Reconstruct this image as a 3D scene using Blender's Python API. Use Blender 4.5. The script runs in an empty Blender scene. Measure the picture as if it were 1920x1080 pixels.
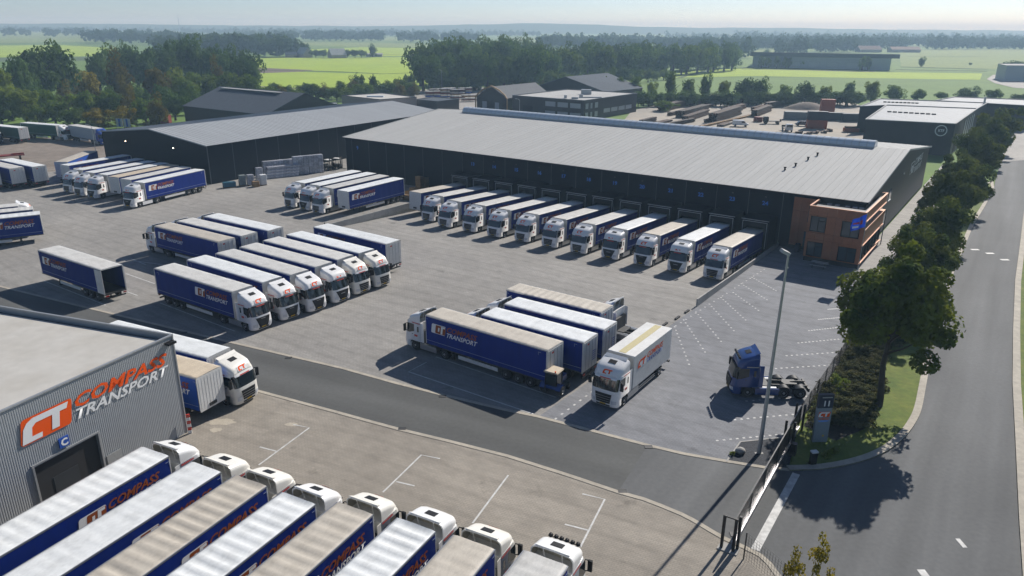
import bpy, bmesh, math, random
import numpy as np
from mathutils import Vector, Matrix

# ------------------------------------------------------------------ camera, world, sun, exposure
SC = bpy.context.scene
COL = SC.collection
R = math.radians
CAM_F, CAM_PITCH, CAM_ROLL, CAM_H = 1384.7, R(19.521), R(0.3694), 29.415   # focal length in pixels of a 1920 wide frame
SUN_AZ, SUN_EL = 52.0, 35.5            # degrees, azimuth counted from +X towards +Y

cam_d = bpy.data.cameras.new('camera')
cam = bpy.data.objects.new('camera', cam_d); COL.objects.link(cam)
cam_d.sensor_width = 36.0; cam_d.lens = CAM_F / 1920 * 36.0
cam_d.clip_start = 0.5; cam_d.clip_end = 30000
_fwd = Vector((0, math.cos(CAM_PITCH), -math.sin(CAM_PITCH)))
_up = Vector((0, math.sin(CAM_PITCH), math.cos(CAM_PITCH)))
_rt = Vector((1, 0, 0))
_r2 = _rt * math.cos(CAM_ROLL) + _up * math.sin(CAM_ROLL)
_u2 = -_rt * math.sin(CAM_ROLL) + _up * math.cos(CAM_ROLL)
cam.matrix_world = Matrix(((_r2.x, _u2.x, -_fwd.x, 0), (_r2.y, _u2.y, -_fwd.y, 0), (_r2.z, _u2.z, -_fwd.z, CAM_H), (0, 0, 0, 1)))
SC.camera = cam

W = bpy.data.worlds.new('World'); SC.world = W; W.use_nodes = True
_n = W.node_tree.nodes; _l = W.node_tree.links
sky = _n.new('ShaderNodeTexSky'); sky.sky_type = 'NISHITA'; sky.sun_disc = False
sky.sun_elevation = R(SUN_EL); sky.sun_rotation = R(90 - SUN_AZ)
sky.air_density = 0.6; sky.dust_density = 0.3; sky.ozone_density = 3.0; sky.altitude = 30
_n['Background'].inputs[1].default_value = 0.08
_l.new(sky.outputs[0], _n['Background'].inputs[0])

sun_d = bpy.data.lights.new('sun', 'SUN'); sun = bpy.data.objects.new('sun', sun_d); COL.objects.link(sun)
sun_d.energy = 5.0; sun_d.angle = R(0.55); sun_d.color = (1.0, 0.955, 0.89)
_d = Vector((-math.cos(R(SUN_AZ)) * math.cos(R(SUN_EL)), -math.sin(R(SUN_AZ)) * math.cos(R(SUN_EL)), -math.sin(R(SUN_EL))))
sun.rotation_euler = _d.to_track_quat('-Z', 'Y').to_euler()
sun.location = (60, 80, 80)

vs = SC.view_settings; vs.view_transform = 'Standard'; vs.look = 'None'; vs.exposure = 0.28; vs.gamma = 1.0
SC.render.engine = 'CYCLES'
SC.cycles.use_denoising = True
SC.cycles.max_bounces = 5; SC.cycles.diffuse_bounces = 3; SC.cycles.glossy_bounces = 2; SC.cycles.transmission_bounces = 2
SC.cycles.volume_bounces = 0; SC.cycles.transparent_max_bounces = 6
SC.cycles.caustics_reflective = False; SC.cycles.caustics_refractive = False

# survey of the site: the ground position that belongs to a bearing read off the survey photograph (1920 x 1080), at height z
def P(px, py, z=0.0):
    a, b = px - 960.0, py - 540.0
    c, s = math.cos(-CAM_ROLL), math.sin(-CAM_ROLL)
    qx, qy = c * a - s * b, s * a + c * b
    r = _rt * qx - _up * qy + _fwd * CAM_F
    t = (z - CAM_H) / r.z
    return Vector((r.x * t, r.y * t, z))
def P2(px, py, z=0.0):
    v = P(px, py, z); return (v.x, v.y)
def px_per_m(pt):
    d = pt.y * math.cos(CAM_PITCH) - (pt.z - CAM_H) * math.sin(CAM_PITCH)
    return CAM_F / d

# ------------------------------------------------------------------ materials
MATS = {}
def rgb(c): return (c[0], c[1], c[2], 1.0)
def mat(name, c, rough=0.6, metal=0.0, var=0.0, vscale=1.0, c2=None, mix=0.5, bump=0.0, bscale=20.0, spec=0.5, coat=0.0, rnd=0.0, trans=0.0, stretch=None, detail=4.0, world=False, emit=None, thr=None):
    """Principled material with procedural colour variation (noise in object or world space), bump and per-object shift."""
    m = bpy.data.materials.new(name); m.use_nodes = True
    nt = m.node_tree; N = nt.nodes; L = nt.links
    b = N['Principled BSDF']
    b.inputs['Roughness'].default_value = rough; b.inputs['Metallic'].default_value = metal
    b.inputs['Specular IOR Level'].default_value = spec
    if coat: b.inputs['Coat Weight'].default_value = coat; b.inputs['Coat Roughness'].default_value = 0.08
    b.inputs['Base Color'].default_value = rgb(c)
    col = None
    if var or c2 or bump:
        if world:
            g = N.new('ShaderNodeNewGeometry'); src = g.outputs['Position']
        else:
            g = N.new('ShaderNodeTexCoord'); src = g.outputs['Object']
        if stretch:
            mp = N.new('ShaderNodeMapping'); mp.inputs['Scale'].default_value = stretch; L.new(src, mp.inputs[0]); src = mp.outputs[0]
    if c2 is not None:
        t = N.new('ShaderNodeTexNoise'); t.inputs['Scale'].default_value = vscale; t.inputs['Detail'].default_value = detail; t.inputs['Roughness'].default_value = 0.62
        L.new(src, t.inputs['Vector'])
        rp = N.new('ShaderNodeValToRGB'); lo, hi = thr or (0.35, 0.68)
        rp.color_ramp.elements[0].position = lo; rp.color_ramp.elements[1].position = hi
        rp.color_ramp.elements[0].color = rgb(c); rp.color_ramp.elements[1].color = rgb(c2)
        L.new(t.outputs[0], rp.inputs[0]); col = rp.outputs[0]
    if var:
        t = N.new('ShaderNodeTexNoise'); t.inputs['Scale'].default_value = vscale * 5.3; t.inputs['Detail'].default_value = detail
        L.new(src, t.inputs['Vector'])
        h = N.new('ShaderNodeMapRange'); h.inputs[1].default_value = 0.25; h.inputs[2].default_value = 0.75
        h.inputs[3].default_value = 1 - var; h.inputs[4].default_value = 1 + var; L.new(t.outputs[0], h.inputs[0])
        mx = N.new('ShaderNodeMix'); mx.data_type = 'RGBA'; mx.blend_type = 'MULTIPLY'; mx.inputs[0].default_value = 1.0
        if col is not None: L.new(col, mx.inputs[6])
        else: mx.inputs[6].default_value = rgb(c)
        L.new(h.outputs[0], mx.inputs[7]); col = mx.outputs[2]
    if rnd:
        oi = N.new('ShaderNodeObjectInfo')
        h = N.new('ShaderNodeMapRange'); h.inputs[3].default_value = 1 - rnd; h.inputs[4].default_value = 1 + rnd; L.new(oi.outputs['Random'], h.inputs[0])
        mx = N.new('ShaderNodeMix'); mx.data_type = 'RGBA'; mx.blend_type = 'MULTIPLY'; mx.inputs[0].default_value = 1.0
        if col is not None: L.new(col, mx.inputs[6])
        else: mx.inputs[6].default_value = rgb(c)
        L.new(h.outputs[0], mx.inputs[7]); col = mx.outputs[2]
    if col is not None: L.new(col, b.inputs['Base Color'])
    if bump:
        t = N.new('ShaderNodeTexNoise'); t.inputs['Scale'].default_value = bscale; t.inputs['Detail'].default_value = 3
        L.new(src, t.inputs['Vector'])
        bp = N.new('ShaderNodeBump'); bp.inputs['Strength'].default_value = bump; bp.inputs['Distance'].default_value = 0.05
        L.new(t.outputs[0], bp.inputs['Height']); L.new(bp.outputs[0], b.inputs['Normal'])
    if emit:
        b.inputs['Emission Color'].default_value = rgb(emit[0]); b.inputs['Emission Strength'].default_value = emit[1]
    if trans:
        tr = N.new('ShaderNodeBsdfTranslucent'); ms = N.new('ShaderNodeMixShader'); ms.inputs[0].default_value = trans
        if col is not None: L.new(col, tr.inputs[0])
        else: tr.inputs[0].default_value = rgb(c)
        L.new(b.outputs[0], ms.inputs[1]); L.new(tr.outputs[0], ms.inputs[2]); L.new(ms.outputs[0], N['Material Output'].inputs[0])
    MATS[name] = m
    return m

def paver_mat(name, ca, cb, cell, angle, stain=(0.6, 1.15), rough=0.85, joint=0.75, oil=0.5):
    """small block paving: per-block tone, joints and large soft stains, laid out in world space"""
    m = bpy.data.materials.new(name); m.use_nodes = True
    nt = m.node_tree; N = nt.nodes; L = nt.links; b = N['Principled BSDF']; b.inputs['Roughness'].default_value = rough
    b.inputs['Specular IOR Level'].default_value = 0.3
    g = N.new('ShaderNodeNewGeometry'); mp = N.new('ShaderNodeMapping'); mp.inputs['Rotation'].default_value = (0, 0, R(angle)); L.new(g.outputs['Position'], mp.inputs[0])
    br = N.new('ShaderNodeTexBrick'); L.new(mp.outputs[0], br.inputs['Vector'])
    br.inputs['Color1'].default_value = rgb(ca); br.inputs['Color2'].default_value = rgb(cb)
    br.inputs['Mortar'].default_value = rgb([x * joint for x in ca]); br.inputs['Scale'].default_value = 1.0
    br.inputs['Brick Width'].default_value = cell; br.inputs['Row Height'].default_value = cell * 0.5; br.inputs['Mortar Size'].default_value = cell * 0.06
    br.inputs['Mortar Smooth'].default_value = 0.5; br.inputs['Bias'].default_value = 0.0
    def noise(scale, lo, hi, det=5.0, stretch=None):
        t = N.new('ShaderNodeTexNoise'); t.inputs['Scale'].default_value = scale; t.inputs['Detail'].default_value = det; t.inputs['Roughness'].default_value = 0.6
        v = mp.outputs[0]
        if stretch:
            m2 = N.new('ShaderNodeMapping'); m2.inputs['Scale'].default_value = stretch; L.new(v, m2.inputs[0]); v = m2.outputs[0]
        L.new(v, t.inputs['Vector'])
        h = N.new('ShaderNodeMapRange'); h.inputs[1].default_value = 0.3; h.inputs[2].default_value = 0.7; h.inputs[3].default_value = lo; h.inputs[4].default_value = hi
        L.new(t.outputs[0], h.inputs[0]); return h.outputs[0]
    col = br.outputs[0]
    for f in (noise(0.07, stain[0], stain[1]), noise(0.6, 0.88, 1.1), noise(1.0, 0.92, 1.07, 4.0, (0.8, 4.0, 1.0)), noise(0.25, 0.93, 1.06, 3.0, (0.12, 1.0, 1.0))):
        mx = N.new('ShaderNodeMix'); mx.data_type = 'RGBA'; mx.blend_type = 'MULTIPLY'; mx.inputs[0].default_value = 1.0
        L.new(col, mx.inputs[6]); L.new(f, mx.inputs[7]); col = mx.outputs[2]
    wv = N.new('ShaderNodeTexWave'); wv.wave_type = 'RINGS'; wv.inputs['Scale'].default_value = 0.16; wv.inputs['Distortion'].default_value = 9.0; wv.inputs['Detail'].default_value = 2.5; wv.inputs['Detail Scale'].default_value = 0.22; L.new(mp.outputs[0], wv.inputs['Vector'])   # faint sweeps left by turning tyres
    h = N.new('ShaderNodeMapRange'); h.inputs[1].default_value = 0.75; h.inputs[2].default_value = 1.0; h.inputs[3].default_value = 1.0; h.inputs[4].default_value = 0.9; L.new(wv.outputs[1], h.inputs[0])
    mx = N.new('ShaderNodeMix'); mx.data_type = 'RGBA'; mx.blend_type = 'MULTIPLY'; mx.inputs[0].default_value = 1.0; L.new(col, mx.inputs[6]); L.new(h.outputs[0], mx.inputs[7]); col = mx.outputs[2]
    t = N.new('ShaderNodeTexNoise'); t.inputs['Scale'].default_value = 0.33; t.inputs['Detail'].default_value = 6; t.inputs['Roughness'].default_value = 0.7; L.new(mp.outputs[0], t.inputs['Vector'])
    h = N.new('ShaderNodeMapRange'); h.inputs[1].default_value = 0.61; h.inputs[2].default_value = 0.76; h.inputs[3].default_value = 1.0; h.inputs[4].default_value = oil; L.new(t.outputs[0], h.inputs[0])
    mx = N.new('ShaderNodeMix'); mx.data_type = 'RGBA'; mx.blend_type = 'MULTIPLY'; mx.inputs[0].default_value = 1.0; L.new(col, mx.inputs[6]); L.new(h.outputs[0], mx.inputs[7]); col = mx.outputs[2]
    L.new(col, b.inputs['Base Color'])
    MATS[name] = m
    return m

paver_mat('yard_pavers', (0.30, 0.287, 0.266), (0.265, 0.254, 0.236), 0.42, 35, (0.86, 1.1))
paver_mat('apron_pavers', (0.325, 0.292, 0.245), (0.292, 0.264, 0.224), 0.32, 26, (0.82, 1.1), joint=0.72)
paver_mat('office_pavers', (0.225, 0.23, 0.245), (0.19, 0.197, 0.212), 0.40, 35, (0.88, 1.1))
paver_mat('path_tiles', (0.36, 0.345, 0.32), (0.32, 0.305, 0.285), 0.6, 35, (0.9, 1.08))
def street_mat(name, base, az, lo=0.82, hi=1.28):
    m = mat(name, base, 0.9, var=0.1, vscale=0.6, world=True, bump=0.12, bscale=30); nt = m.node_tree; N = nt.nodes; L = nt.links; b = N['Principled BSDF']; col = b.inputs['Base Color'].links[0].from_socket
    g = N.new('ShaderNodeNewGeometry'); r_ = N.new('ShaderNodeMapping'); r_.inputs['Rotation'].default_value = (0, 0, R(-az)); L.new(g.outputs['Position'], r_.inputs[0])
    for sc, det, l_, h_ in (((0.018, 0.42, 1), 3, lo, hi), ((0.09, 0.12, 1), 5, 0.88, 1.14)):
        p = N.new('ShaderNodeMapping'); p.inputs['Scale'].default_value = sc; L.new(r_.outputs[0], p.inputs[0]); t = N.new('ShaderNodeTexNoise'); t.inputs['Scale'].default_value = 1.0; t.inputs['Detail'].default_value = det; L.new(p.outputs[0], t.inputs['Vector'])
        h = N.new('ShaderNodeMapRange'); h.inputs[1].default_value = 0.3; h.inputs[2].default_value = 0.7; h.inputs[3].default_value = l_; h.inputs[4].default_value = h_; L.new(t.outputs[0], h.inputs[0])
        mx = N.new('ShaderNodeMix'); mx.data_type = 'RGBA'; mx.blend_type = 'MULTIPLY'; mx.inputs[0].default_value = 1.0; L.new(col, mx.inputs[6]); L.new(h.outputs[0], mx.inputs[7]); col = mx.outputs[2]
    L.new(col, b.inputs['Base Color'])
street_mat('street_asphalt', (0.103, 0.106, 0.107), 56, 0.8, 1.32)
street_mat('asphalt', (0.088, 0.090, 0.087), -26, 0.85, 1.2)
mat('kerb', (0.42, 0.38, 0.31), 0.85, c2=(0.32, 0.29, 0.24), vscale=0.8, var=0.12, world=True)
mat('road_paint', (0.62, 0.62, 0.6), 0.7, c2=(0.4, 0.4, 0.39), vscale=2.2, world=True)
mat('gravel', (0.17, 0.14, 0.115), 0.95, c2=(0.23, 0.195, 0.16), vscale=0.1, var=0.2, world=True, bump=0.4, bscale=6)
mat('storage_yard', (0.36, 0.32, 0.26), 0.9, c2=(0.27, 0.25, 0.22), vscale=0.05, var=0.1, world=True)
mat('black_gravel', (0.018, 0.02, 0.025), 0.95, c2=(0.06, 0.064, 0.075), vscale=7.0, var=0.4, world=True, bump=0.6, bscale=9, thr=(0.3, 0.7))
mat('field_green', (0.085, 0.16, 0.018), 0.95, c2=(0.115, 0.20, 0.024), vscale=0.02, var=0.12, world=True)
mat('field_bright', (0.25, 0.36, 0.012), 0.95, c2=(0.30, 0.40, 0.016), vscale=0.012, var=0.08, world=True)
mat('field_pale', (0.15, 0.21, 0.04), 0.95, c2=(0.18, 0.24, 0.05), vscale=0.012, var=0.08, world=True)
mat('field_dark', (0.05, 0.085, 0.02), 0.95, c2=(0.065, 0.105, 0.026), vscale=0.03, var=0.14, world=True)
mat('field_brown', (0.11, 0.08, 0.055), 0.95, c2=(0.14, 0.105, 0.075), vscale=0.03, var=0.1, world=True)
mat('lawn', (0.075, 0.12, 0.012), 0.95, c2=(0.14, 0.165, 0.022), vscale=0.35, var=0.2, world=True, bump=0.5, bscale=9)
mat('sand', (0.42, 0.375, 0.30), 0.95, c2=(0.36, 0.32, 0.26), vscale=1.5, var=0.15, world=True)
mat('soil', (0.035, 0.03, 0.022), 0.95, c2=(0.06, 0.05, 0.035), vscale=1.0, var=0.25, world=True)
mat('white_paint', (0.76, 0.76, 0.75), 0.32, coat=0.4, var=0.04, vscale=0.6)
mat('cream_paint', (0.74, 0.72, 0.66), 0.35, coat=0.3, var=0.04, vscale=0.6)
mat('grp_white', (0.66, 0.66, 0.64), 0.5, var=0.07, vscale=0.7, c2=(0.58, 0.575, 0.55))
mat('fairing_inside', (0.38, 0.35, 0.28), 0.7, var=0.1, vscale=0.8)
mat('navy_paint', (0.012, 0.045, 0.19), 0.25, coat=0.7, var=0.03)
mat('curtain_blue', (0.002, 0.019, 0.185), 0.6, var=0.12, vscale=0.35, bump=0.12, bscale=1.4, stretch=(1.0, 1.0, 0.25), spec=0.12, rnd=0.12)
mat('curtain_bright', (0.01, 0.07, 0.36), 0.5, var=0.08, vscale=0.5)
mat('curtain_green', (0.012, 0.08, 0.055), 0.55, var=0.08, vscale=0.5)
mat('pale_line', (0.30, 0.36, 0.5), 0.6)
mat('tarp_white', (0.68, 0.70, 0.70), 0.55, c2=(0.46, 0.47, 0.46), vscale=1.0, var=0.07, stretch=(0.8, 1.5, 1), thr=(0.45, 0.95), bump=0.15, bscale=5, rnd=0.06)
mat('tarp_grey', (0.54, 0.535, 0.51), 0.6, c2=(0.36, 0.35, 0.325), vscale=1.0, var=0.07, stretch=(0.8, 1.5, 1), thr=(0.45, 0.95), bump=0.15, bscale=5, rnd=0.06)
mat('tarp_beige', (0.47, 0.43, 0.365), 0.62, c2=(0.33, 0.295, 0.245), vscale=1.0, var=0.07, stretch=(0.8, 1.5, 1), thr=(0.45, 0.95), bump=0.15, bscale=5, rnd=0.06)
mat('tarp_tan', (0.52, 0.44, 0.33), 0.62, c2=(0.40, 0.33, 0.25), vscale=1.0, var=0.07, stretch=(0.8, 1.5, 1), thr=(0.45, 0.95), bump=0.15, bscale=5, rnd=0.05)
mat('chassis_dark', (0.02, 0.021, 0.023), 0.6, var=0.25, vscale=1.5, c2=(0.05, 0.047, 0.043))
mat('rubber', (0.013, 0.013, 0.014), 0.85, var=0.2)
mat('rim_steel', (0.33, 0.33, 0.33), 0.4, metal=0.6)
mat('silver', (0.42, 0.43, 0.44), 0.35, metal=0.7, var=0.06)
mat('black_plastic', (0.008, 0.008, 0.009), 0.55, spec=0.25)
mat('glass_dark', (0.012, 0.017, 0.02), 0.06, spec=0.8)
mat('glass_window', (0.03, 0.045, 0.055), 0.05, spec=0.9)
mat('lamp_glass', (0.55, 0.57, 0.6), 0.12, spec=0.8)
mat('tail_red', (0.35, 0.012, 0.01), 0.3)
mat('logo_orange', (0.85, 0.10, 0.008), 0.7, spec=0.1)
mat('print_orange', (0.30, 0.075, 0.018), 0.7, spec=0.1)
mat('print_red', (0.55, 0.05, 0.03), 0.5)
mat('logo_white', (0.78, 0.78, 0.77), 0.6, spec=0.15)
mat('plate_yellow', (0.65, 0.42, 0.02), 0.5)
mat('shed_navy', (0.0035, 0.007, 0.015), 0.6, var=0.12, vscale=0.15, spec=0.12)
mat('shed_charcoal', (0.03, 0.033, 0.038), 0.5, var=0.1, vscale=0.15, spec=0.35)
mat('shed_dark_grey', (0.05, 0.052, 0.055), 0.55, var=0.08, vscale=0.2, spec=0.35)
mat('seam_grey', (0.10, 0.11, 0.125), 0.5)
mat('roof_grey', (0.45, 0.452, 0.44), 0.75, c2=(0.41, 0.412, 0.40), vscale=0.12, var=0.07, stretch=(6.0, 0.25, 1), spec=0.08, thr=(0.3, 0.7))
mat('roof_blue_grey', (0.36, 0.38, 0.395), 0.7, c2=(0.315, 0.33, 0.345), vscale=0.12, var=0.07, stretch=(6.0, 0.25, 1), spec=0.15)
mat('roof_slate', (0.09, 0.105, 0.125), 0.85, var=0.08, vscale=0.15, spec=0.08)
mat('roof_membrane', (0.47, 0.455, 0.42), 0.8, c2=(0.40, 0.38, 0.34), vscale=0.25, var=0.06, thr=(0.4, 0.75))
mat('roof_pale', (0.44, 0.44, 0.43), 0.85, c2=(0.38, 0.38, 0.37), vscale=0.1, var=0.05, spec=0.12)
mat('polycarbonate', (0.50, 0.56, 0.62), 0.22, spec=0.7, var=0.05, vscale=0.5)
mat('metal_grey', (0.31, 0.325, 0.335), 0.6, metal=0.0, var=0.05, vscale=0.4)
mat('galvanised', (0.36, 0.375, 0.385), 0.45, metal=0.45, var=0.1, vscale=1.2)
mat('copper_panel', (0.34, 0.115, 0.045), 0.5, var=0.1, vscale=0.4, c2=(0.29, 0.098, 0.038), rnd=0.05)
mat('copper_trim', (0.5, 0.22, 0.1), 0.4, metal=0.15)
mat('plinth', (0.014, 0.014, 0.016), 0.7)
mat('concrete', (0.36, 0.35, 0.33), 0.85, c2=(0.28, 0.275, 0.26), vscale=0.6, var=0.1, bump=0.1)
mat('sign_blue', (0.006, 0.10, 0.42), 0.4, emit=((0.02, 0.2, 0.9), 0.18))
mat('flag_blue', (0.008, 0.05, 0.42), 0.6, trans=0.35)
mat('board_navy', (0.012, 0.02, 0.045), 0.4)
mat('board_grey', (0.24, 0.27, 0.29), 0.5, var=0.04)
mat('gate_black', (0.006, 0.006, 0.007), 0.35)
mat('aluminium', (0.42, 0.41, 0.43), 0.35, metal=0.7)
mat('rust', (0.085, 0.04, 0.022), 0.85, c2=(0.05, 0.035, 0.028), vscale=1.0, var=0.25, rnd=0.25)
mat('rust_dark', (0.035, 0.026, 0.022), 0.8, c2=(0.06, 0.04, 0.03), vscale=1.0, var=0.25, rnd=0.25)
mat('container_red', (0.17, 0.022, 0.014), 0.6, var=0.15, vscale=0.6)
mat('container_orange', (0.32, 0.065, 0.02), 0.6, var=0.15, vscale=0.6)
mat('container_navy', (0.012, 0.018, 0.032), 0.6, var=0.12, vscale=0.6)
mat('container_grey', (0.18, 0.21, 0.21), 0.6, var=0.12, vscale=0.6)
mat('timber', (0.36, 0.23, 0.11), 0.8, c2=(0.25, 0.155, 0.075), vscale=2.0, var=0.2, rnd=0.15)
mat('wrapped', (0.55, 0.56, 0.60), 0.3, var=0.25, vscale=2.5, c2=(0.28, 0.29, 0.34), rnd=0.2, spec=0.7)
mat('machine_teal', (0.012, 0.10, 0.16), 0.5, var=0.15)
mat('bark', (0.05, 0.04, 0.03), 0.9, var=0.3, vscale=3.0)
mat('lamp_lit', (1.0, 0.8, 0.6), 0.4, emit=((1.0, 0.72, 0.5), 14.0))
mat('barn_wall', (0.36, 0.30, 0.26), 0.8, var=0.1)
mat('barn_roof', (0.16, 0.07, 0.05), 0.8, var=0.1)
mat('far_wall', (0.34, 0.37, 0.40), 0.7, var=0.05)

def foliage(name, a, b, trans=0.3, rnd=0.18):
    return mat(name, a, 0.9, c2=b, vscale=0.9, var=0.3, rnd=rnd, trans=trans, spec=0.08, detail=2.0)
foliage('leaf_street', (0.047, 0.083, 0.013), (0.169, 0.189, 0.023), 0.36, 0.12)
foliage('leaf_dark', (0.045, 0.097, 0.026), (0.121, 0.186, 0.041), 0.36)
foliage('leaf_mid', (0.076, 0.138, 0.019), (0.158, 0.214, 0.036), 0.42)
foliage('leaf_olive', (0.193, 0.173, 0.017), (0.318, 0.248, 0.028), 0.42)
foliage('leaf_rust', (0.102, 0.096, 0.022), (0.180, 0.150, 0.031), 0.42)
foliage('leaf_willow', (0.152, 0.206, 0.030), (0.235, 0.289, 0.048), 0.44)
foliage('leaf_shrub', (0.041, 0.053, 0.017), (0.118, 0.110, 0.041), 0.25)
foliage('leaf_wood', (0.035, 0.074, 0.022), (0.088, 0.140, 0.039), 0.28, 0.1)

# ------------------------------------------------------------------ mesh helpers
class MB:
    """collects boxes, bars, tubes and sheets; mesh() / obj() make ONE mesh of them"""
    def __init__(s): s.v = []; s.f = []; s.m = []; s.sm = []
    def add(s, vs_, fs, mi=0, smooth=False):
        o = len(s.v); s.v += [tuple(v) for v in vs_]
        for f in fs: s.f.append(tuple(i + o for i in f)); s.m.append(mi); s.sm.append(smooth)
        return s
    def box(s, x0, x1, y0, y1, z0, z1, mi=0, M=None):
        vs_ = [Vector(c) for c in ((x0, y0, z0), (x1, y0, z0), (x1, y1, z0), (x0, y1, z0), (x0, y0, z1), (x1, y0, z1), (x1, y1, z1), (x0, y1, z1))]
        if M is not None: vs_ = [M @ v for v in vs_]
        return s.add(vs_, [(3, 2, 1, 0), (4, 5, 6, 7), (0, 1, 5, 4), (1, 2, 6, 5), (2, 3, 7, 6), (3, 0, 4, 7)], mi)
    def bar(s, a, b, w, h=None, mi=0):
        """square bar between two points"""
        a, b = Vector(a), Vector(b); d = (b - a); L = d.length
        if L < 1e-6: return s
        q = d.to_track_quat('X', 'Z').to_matrix().to_4x4(); M = Matrix.Translation(a) @ q
        h = h or w
        return s.box(0, L, -w / 2, w / 2, -h / 2, h / 2, mi, M)
    def tube(s, a, b, r0, r1=None, n=8, mi=0, cap=True, smooth=True):
        a, b = Vector(a), Vector(b); r1 = r0 if r1 is None else r1
        q = (b - a).to_track_quat('Z', 'Y').to_matrix()
        vs_ = []
        for p, r in ((a, r0), (b, r1)):
            for i in range(n):
                t = 2 * math.pi * i / n
                vs_.append(p + q @ Vector((math.cos(t) * r, math.sin(t) * r, 0)))
        s.add(vs_, [(i, (i + 1) % n, n + (i + 1) % n, n + i) for i in range(n)], mi, smooth)
        if cap: s.add(vs_, [tuple(reversed(range(n))), tuple(range(n, 2 * n))], mi)
        return s
    def prism(s, poly, z0, z1, mi=0, mtop=None):
        n = len(poly)
        a = sum(poly[i][0] * poly[(i + 1) % n][1] - poly[(i + 1) % n][0] * poly[i][1] for i in range(n))
        if a < 0: poly = list(reversed(poly))
        vs_ = [(p[0], p[1], z0) for p in poly] + [(p[0], p[1], z1) for p in poly]
        s.add(vs_, [(i, (i + 1) % n, n + (i + 1) % n, n + i) for i in range(n)] + [tuple(reversed(range(n)))], mi)
        s.add(vs_, [tuple(range(n, 2 * n))], mi if mtop is None else mtop)
        return s
    def sheet(s, poly, z, mi=0):
        n = len(poly)
        a = sum(poly[i][0] * poly[(i + 1) % n][1] - poly[(i + 1) % n][0] * poly[i][1] for i in range(n))
        if a < 0: poly = list(reversed(poly))
        return s.add([(p[0], p[1], z) for p in poly], [tuple(range(n))], mi)
    def grid(s, rows, mi=0, smooth=True, flip=False, closed=False):
        """rows: list of equally long lists of points"""
        m, n = len(rows), len(rows[0]); vs_ = [p for r in rows for p in r]; fs = []
        for i in range(m - 1):
            for j in range(n if closed else n - 1):
                k = (j + 1) % n
                q = (i * n + j, i * n + k, (i + 1) * n + k, (i + 1) * n + j)
                fs.append(tuple(reversed(q)) if flip else q)
        return s.add(vs_, fs, mi, smooth)
    def mesh(s, name, *mats):
        me = bpy.data.meshes.new(name); me.from_pydata(s.v, [], s.f)
        for m in mats: me.materials.append(MATS[m])
        if len(mats) > 1: me.polygons.foreach_set('material_index', s.m)
        if any(s.sm): me.polygons.foreach_set('use_smooth', s.sm)
        me.update(); return me
    def obj(s, name, mats, parent=None, loc=(0, 0, 0), rz=0.0, kind=None):
        if isinstance(mats, str): mats = (mats,)
        return link(name, s.mesh(name, *mats), parent, loc, rz, kind)

def link(name, me, parent=None, loc=(0, 0, 0), rz=0.0, kind=None):
    o = bpy.data.objects.new(name, me); COL.objects.link(o)
    if parent is not None: o.parent = parent
    o.location = loc
    if rz: o.rotation_euler = (0, 0, rz)
    if kind: o['kind'] = kind
    return o
def tag(o, label, cat, group=None):
    o['label'] = label; o['category'] = cat
    if group: o['group'] = group
    return o
def thing(name, label, cat, loc=(0, 0, 0), rz=0.0, group=None):
    return tag(link(name, None, None, loc, rz), label, cat, group)
def structure(name, bm, mats): return bm.obj(name, mats, kind='structure')
def bevel(me, w=0.02, seg=1):
    b = bmesh.new(); b.from_mesh(me)
    bmesh.ops.bevel(b, geom=list(b.edges), offset=w, segments=seg, affect='EDGES', clamp_overlap=True)
    b.to_mesh(me); b.free(); return me

class Tpl:
    """a thing's parts: (name, mesh, location, rotation z, parent index)"""
    def __init__(s): s.p = []
    def add(s, name, me, loc=(0, 0, 0), rz=0.0, parent=-1, rot=None): s.p.append((name, me, loc, rz, parent, rot)); return len(s.p) - 1
def spawn(tpl, name, label, cat, loc, rz, group=None, over=None, skip=(), scale=None):
    root = thing(name, label, cat, loc, rz, group); made = []
    if scale: root.scale = scale
    for (n, me, l, r, par, rot) in tpl.p:
        if n in skip or (par >= 0 and made[par] is None): made.append(None); continue
        o = bpy.data.objects.new(n, me); COL.objects.link(o); o.parent = root if par < 0 else made[par]
        o.location = l; o.rotation_euler = rot if rot else (0, 0, r)
        if over and n in over:
            o.material_slots[0].link = 'OBJECT'; o.material_slots[0].material = MATS[over[n]]
        made.append(o)
    return root

def text_mesh(name, s, size, material, shear=0.0, bold=0.0, sx=1.0, align='LEFT', space=1.0, flat=0.0):
    """lettering as a flat mesh standing in the XZ plane, reading along +X, facing -Y"""
    c = bpy.data.curves.new('lettering_curve', 'FONT'); c.body = s; c.size = size; c.shear = shear; c.offset = bold; c.align_x = align; c.space_character = space
    c.resolution_u = 2
    o = bpy.data.objects.new('lettering_tmp', c); COL.objects.link(o)
    dg = bpy.context.evaluated_depsgraph_get(); me = bpy.data.meshes.new_from_object(o.evaluated_get(dg))
    COL.objects.unlink(o); bpy.data.objects.remove(o)
    me.name = name
    for v in me.vertices: v.co = (v.co.x * sx, flat, v.co.y)
    me.materials.clear(); me.materials.append(MATS[material]); me.update()
    return me
def poly_mesh(name, polys, material, y=0.0, shear=0.0):
    b = MB()
    for p in polys:
        b.add([(q[0] + shear * q[1], y, q[1]) for q in p], [tuple(range(len(p)))])
    me = b.mesh(name, material); me.validate(); return me
def rounded(x0, z0, x1, z1, r, n=4):
    pts = []
    for cx, cz, a0 in ((x1 - r, z0 + r, -90), (x1 - r, z1 - r, 0), (x0 + r, z1 - r, 90), (x0 + r, z0 + r, 180)):
        for i in range(n + 1):
            t = R(a0 + 90 * i / n); pts.append((cx + r * math.cos(t), cz + r * math.sin(t)))
    return pts
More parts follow.
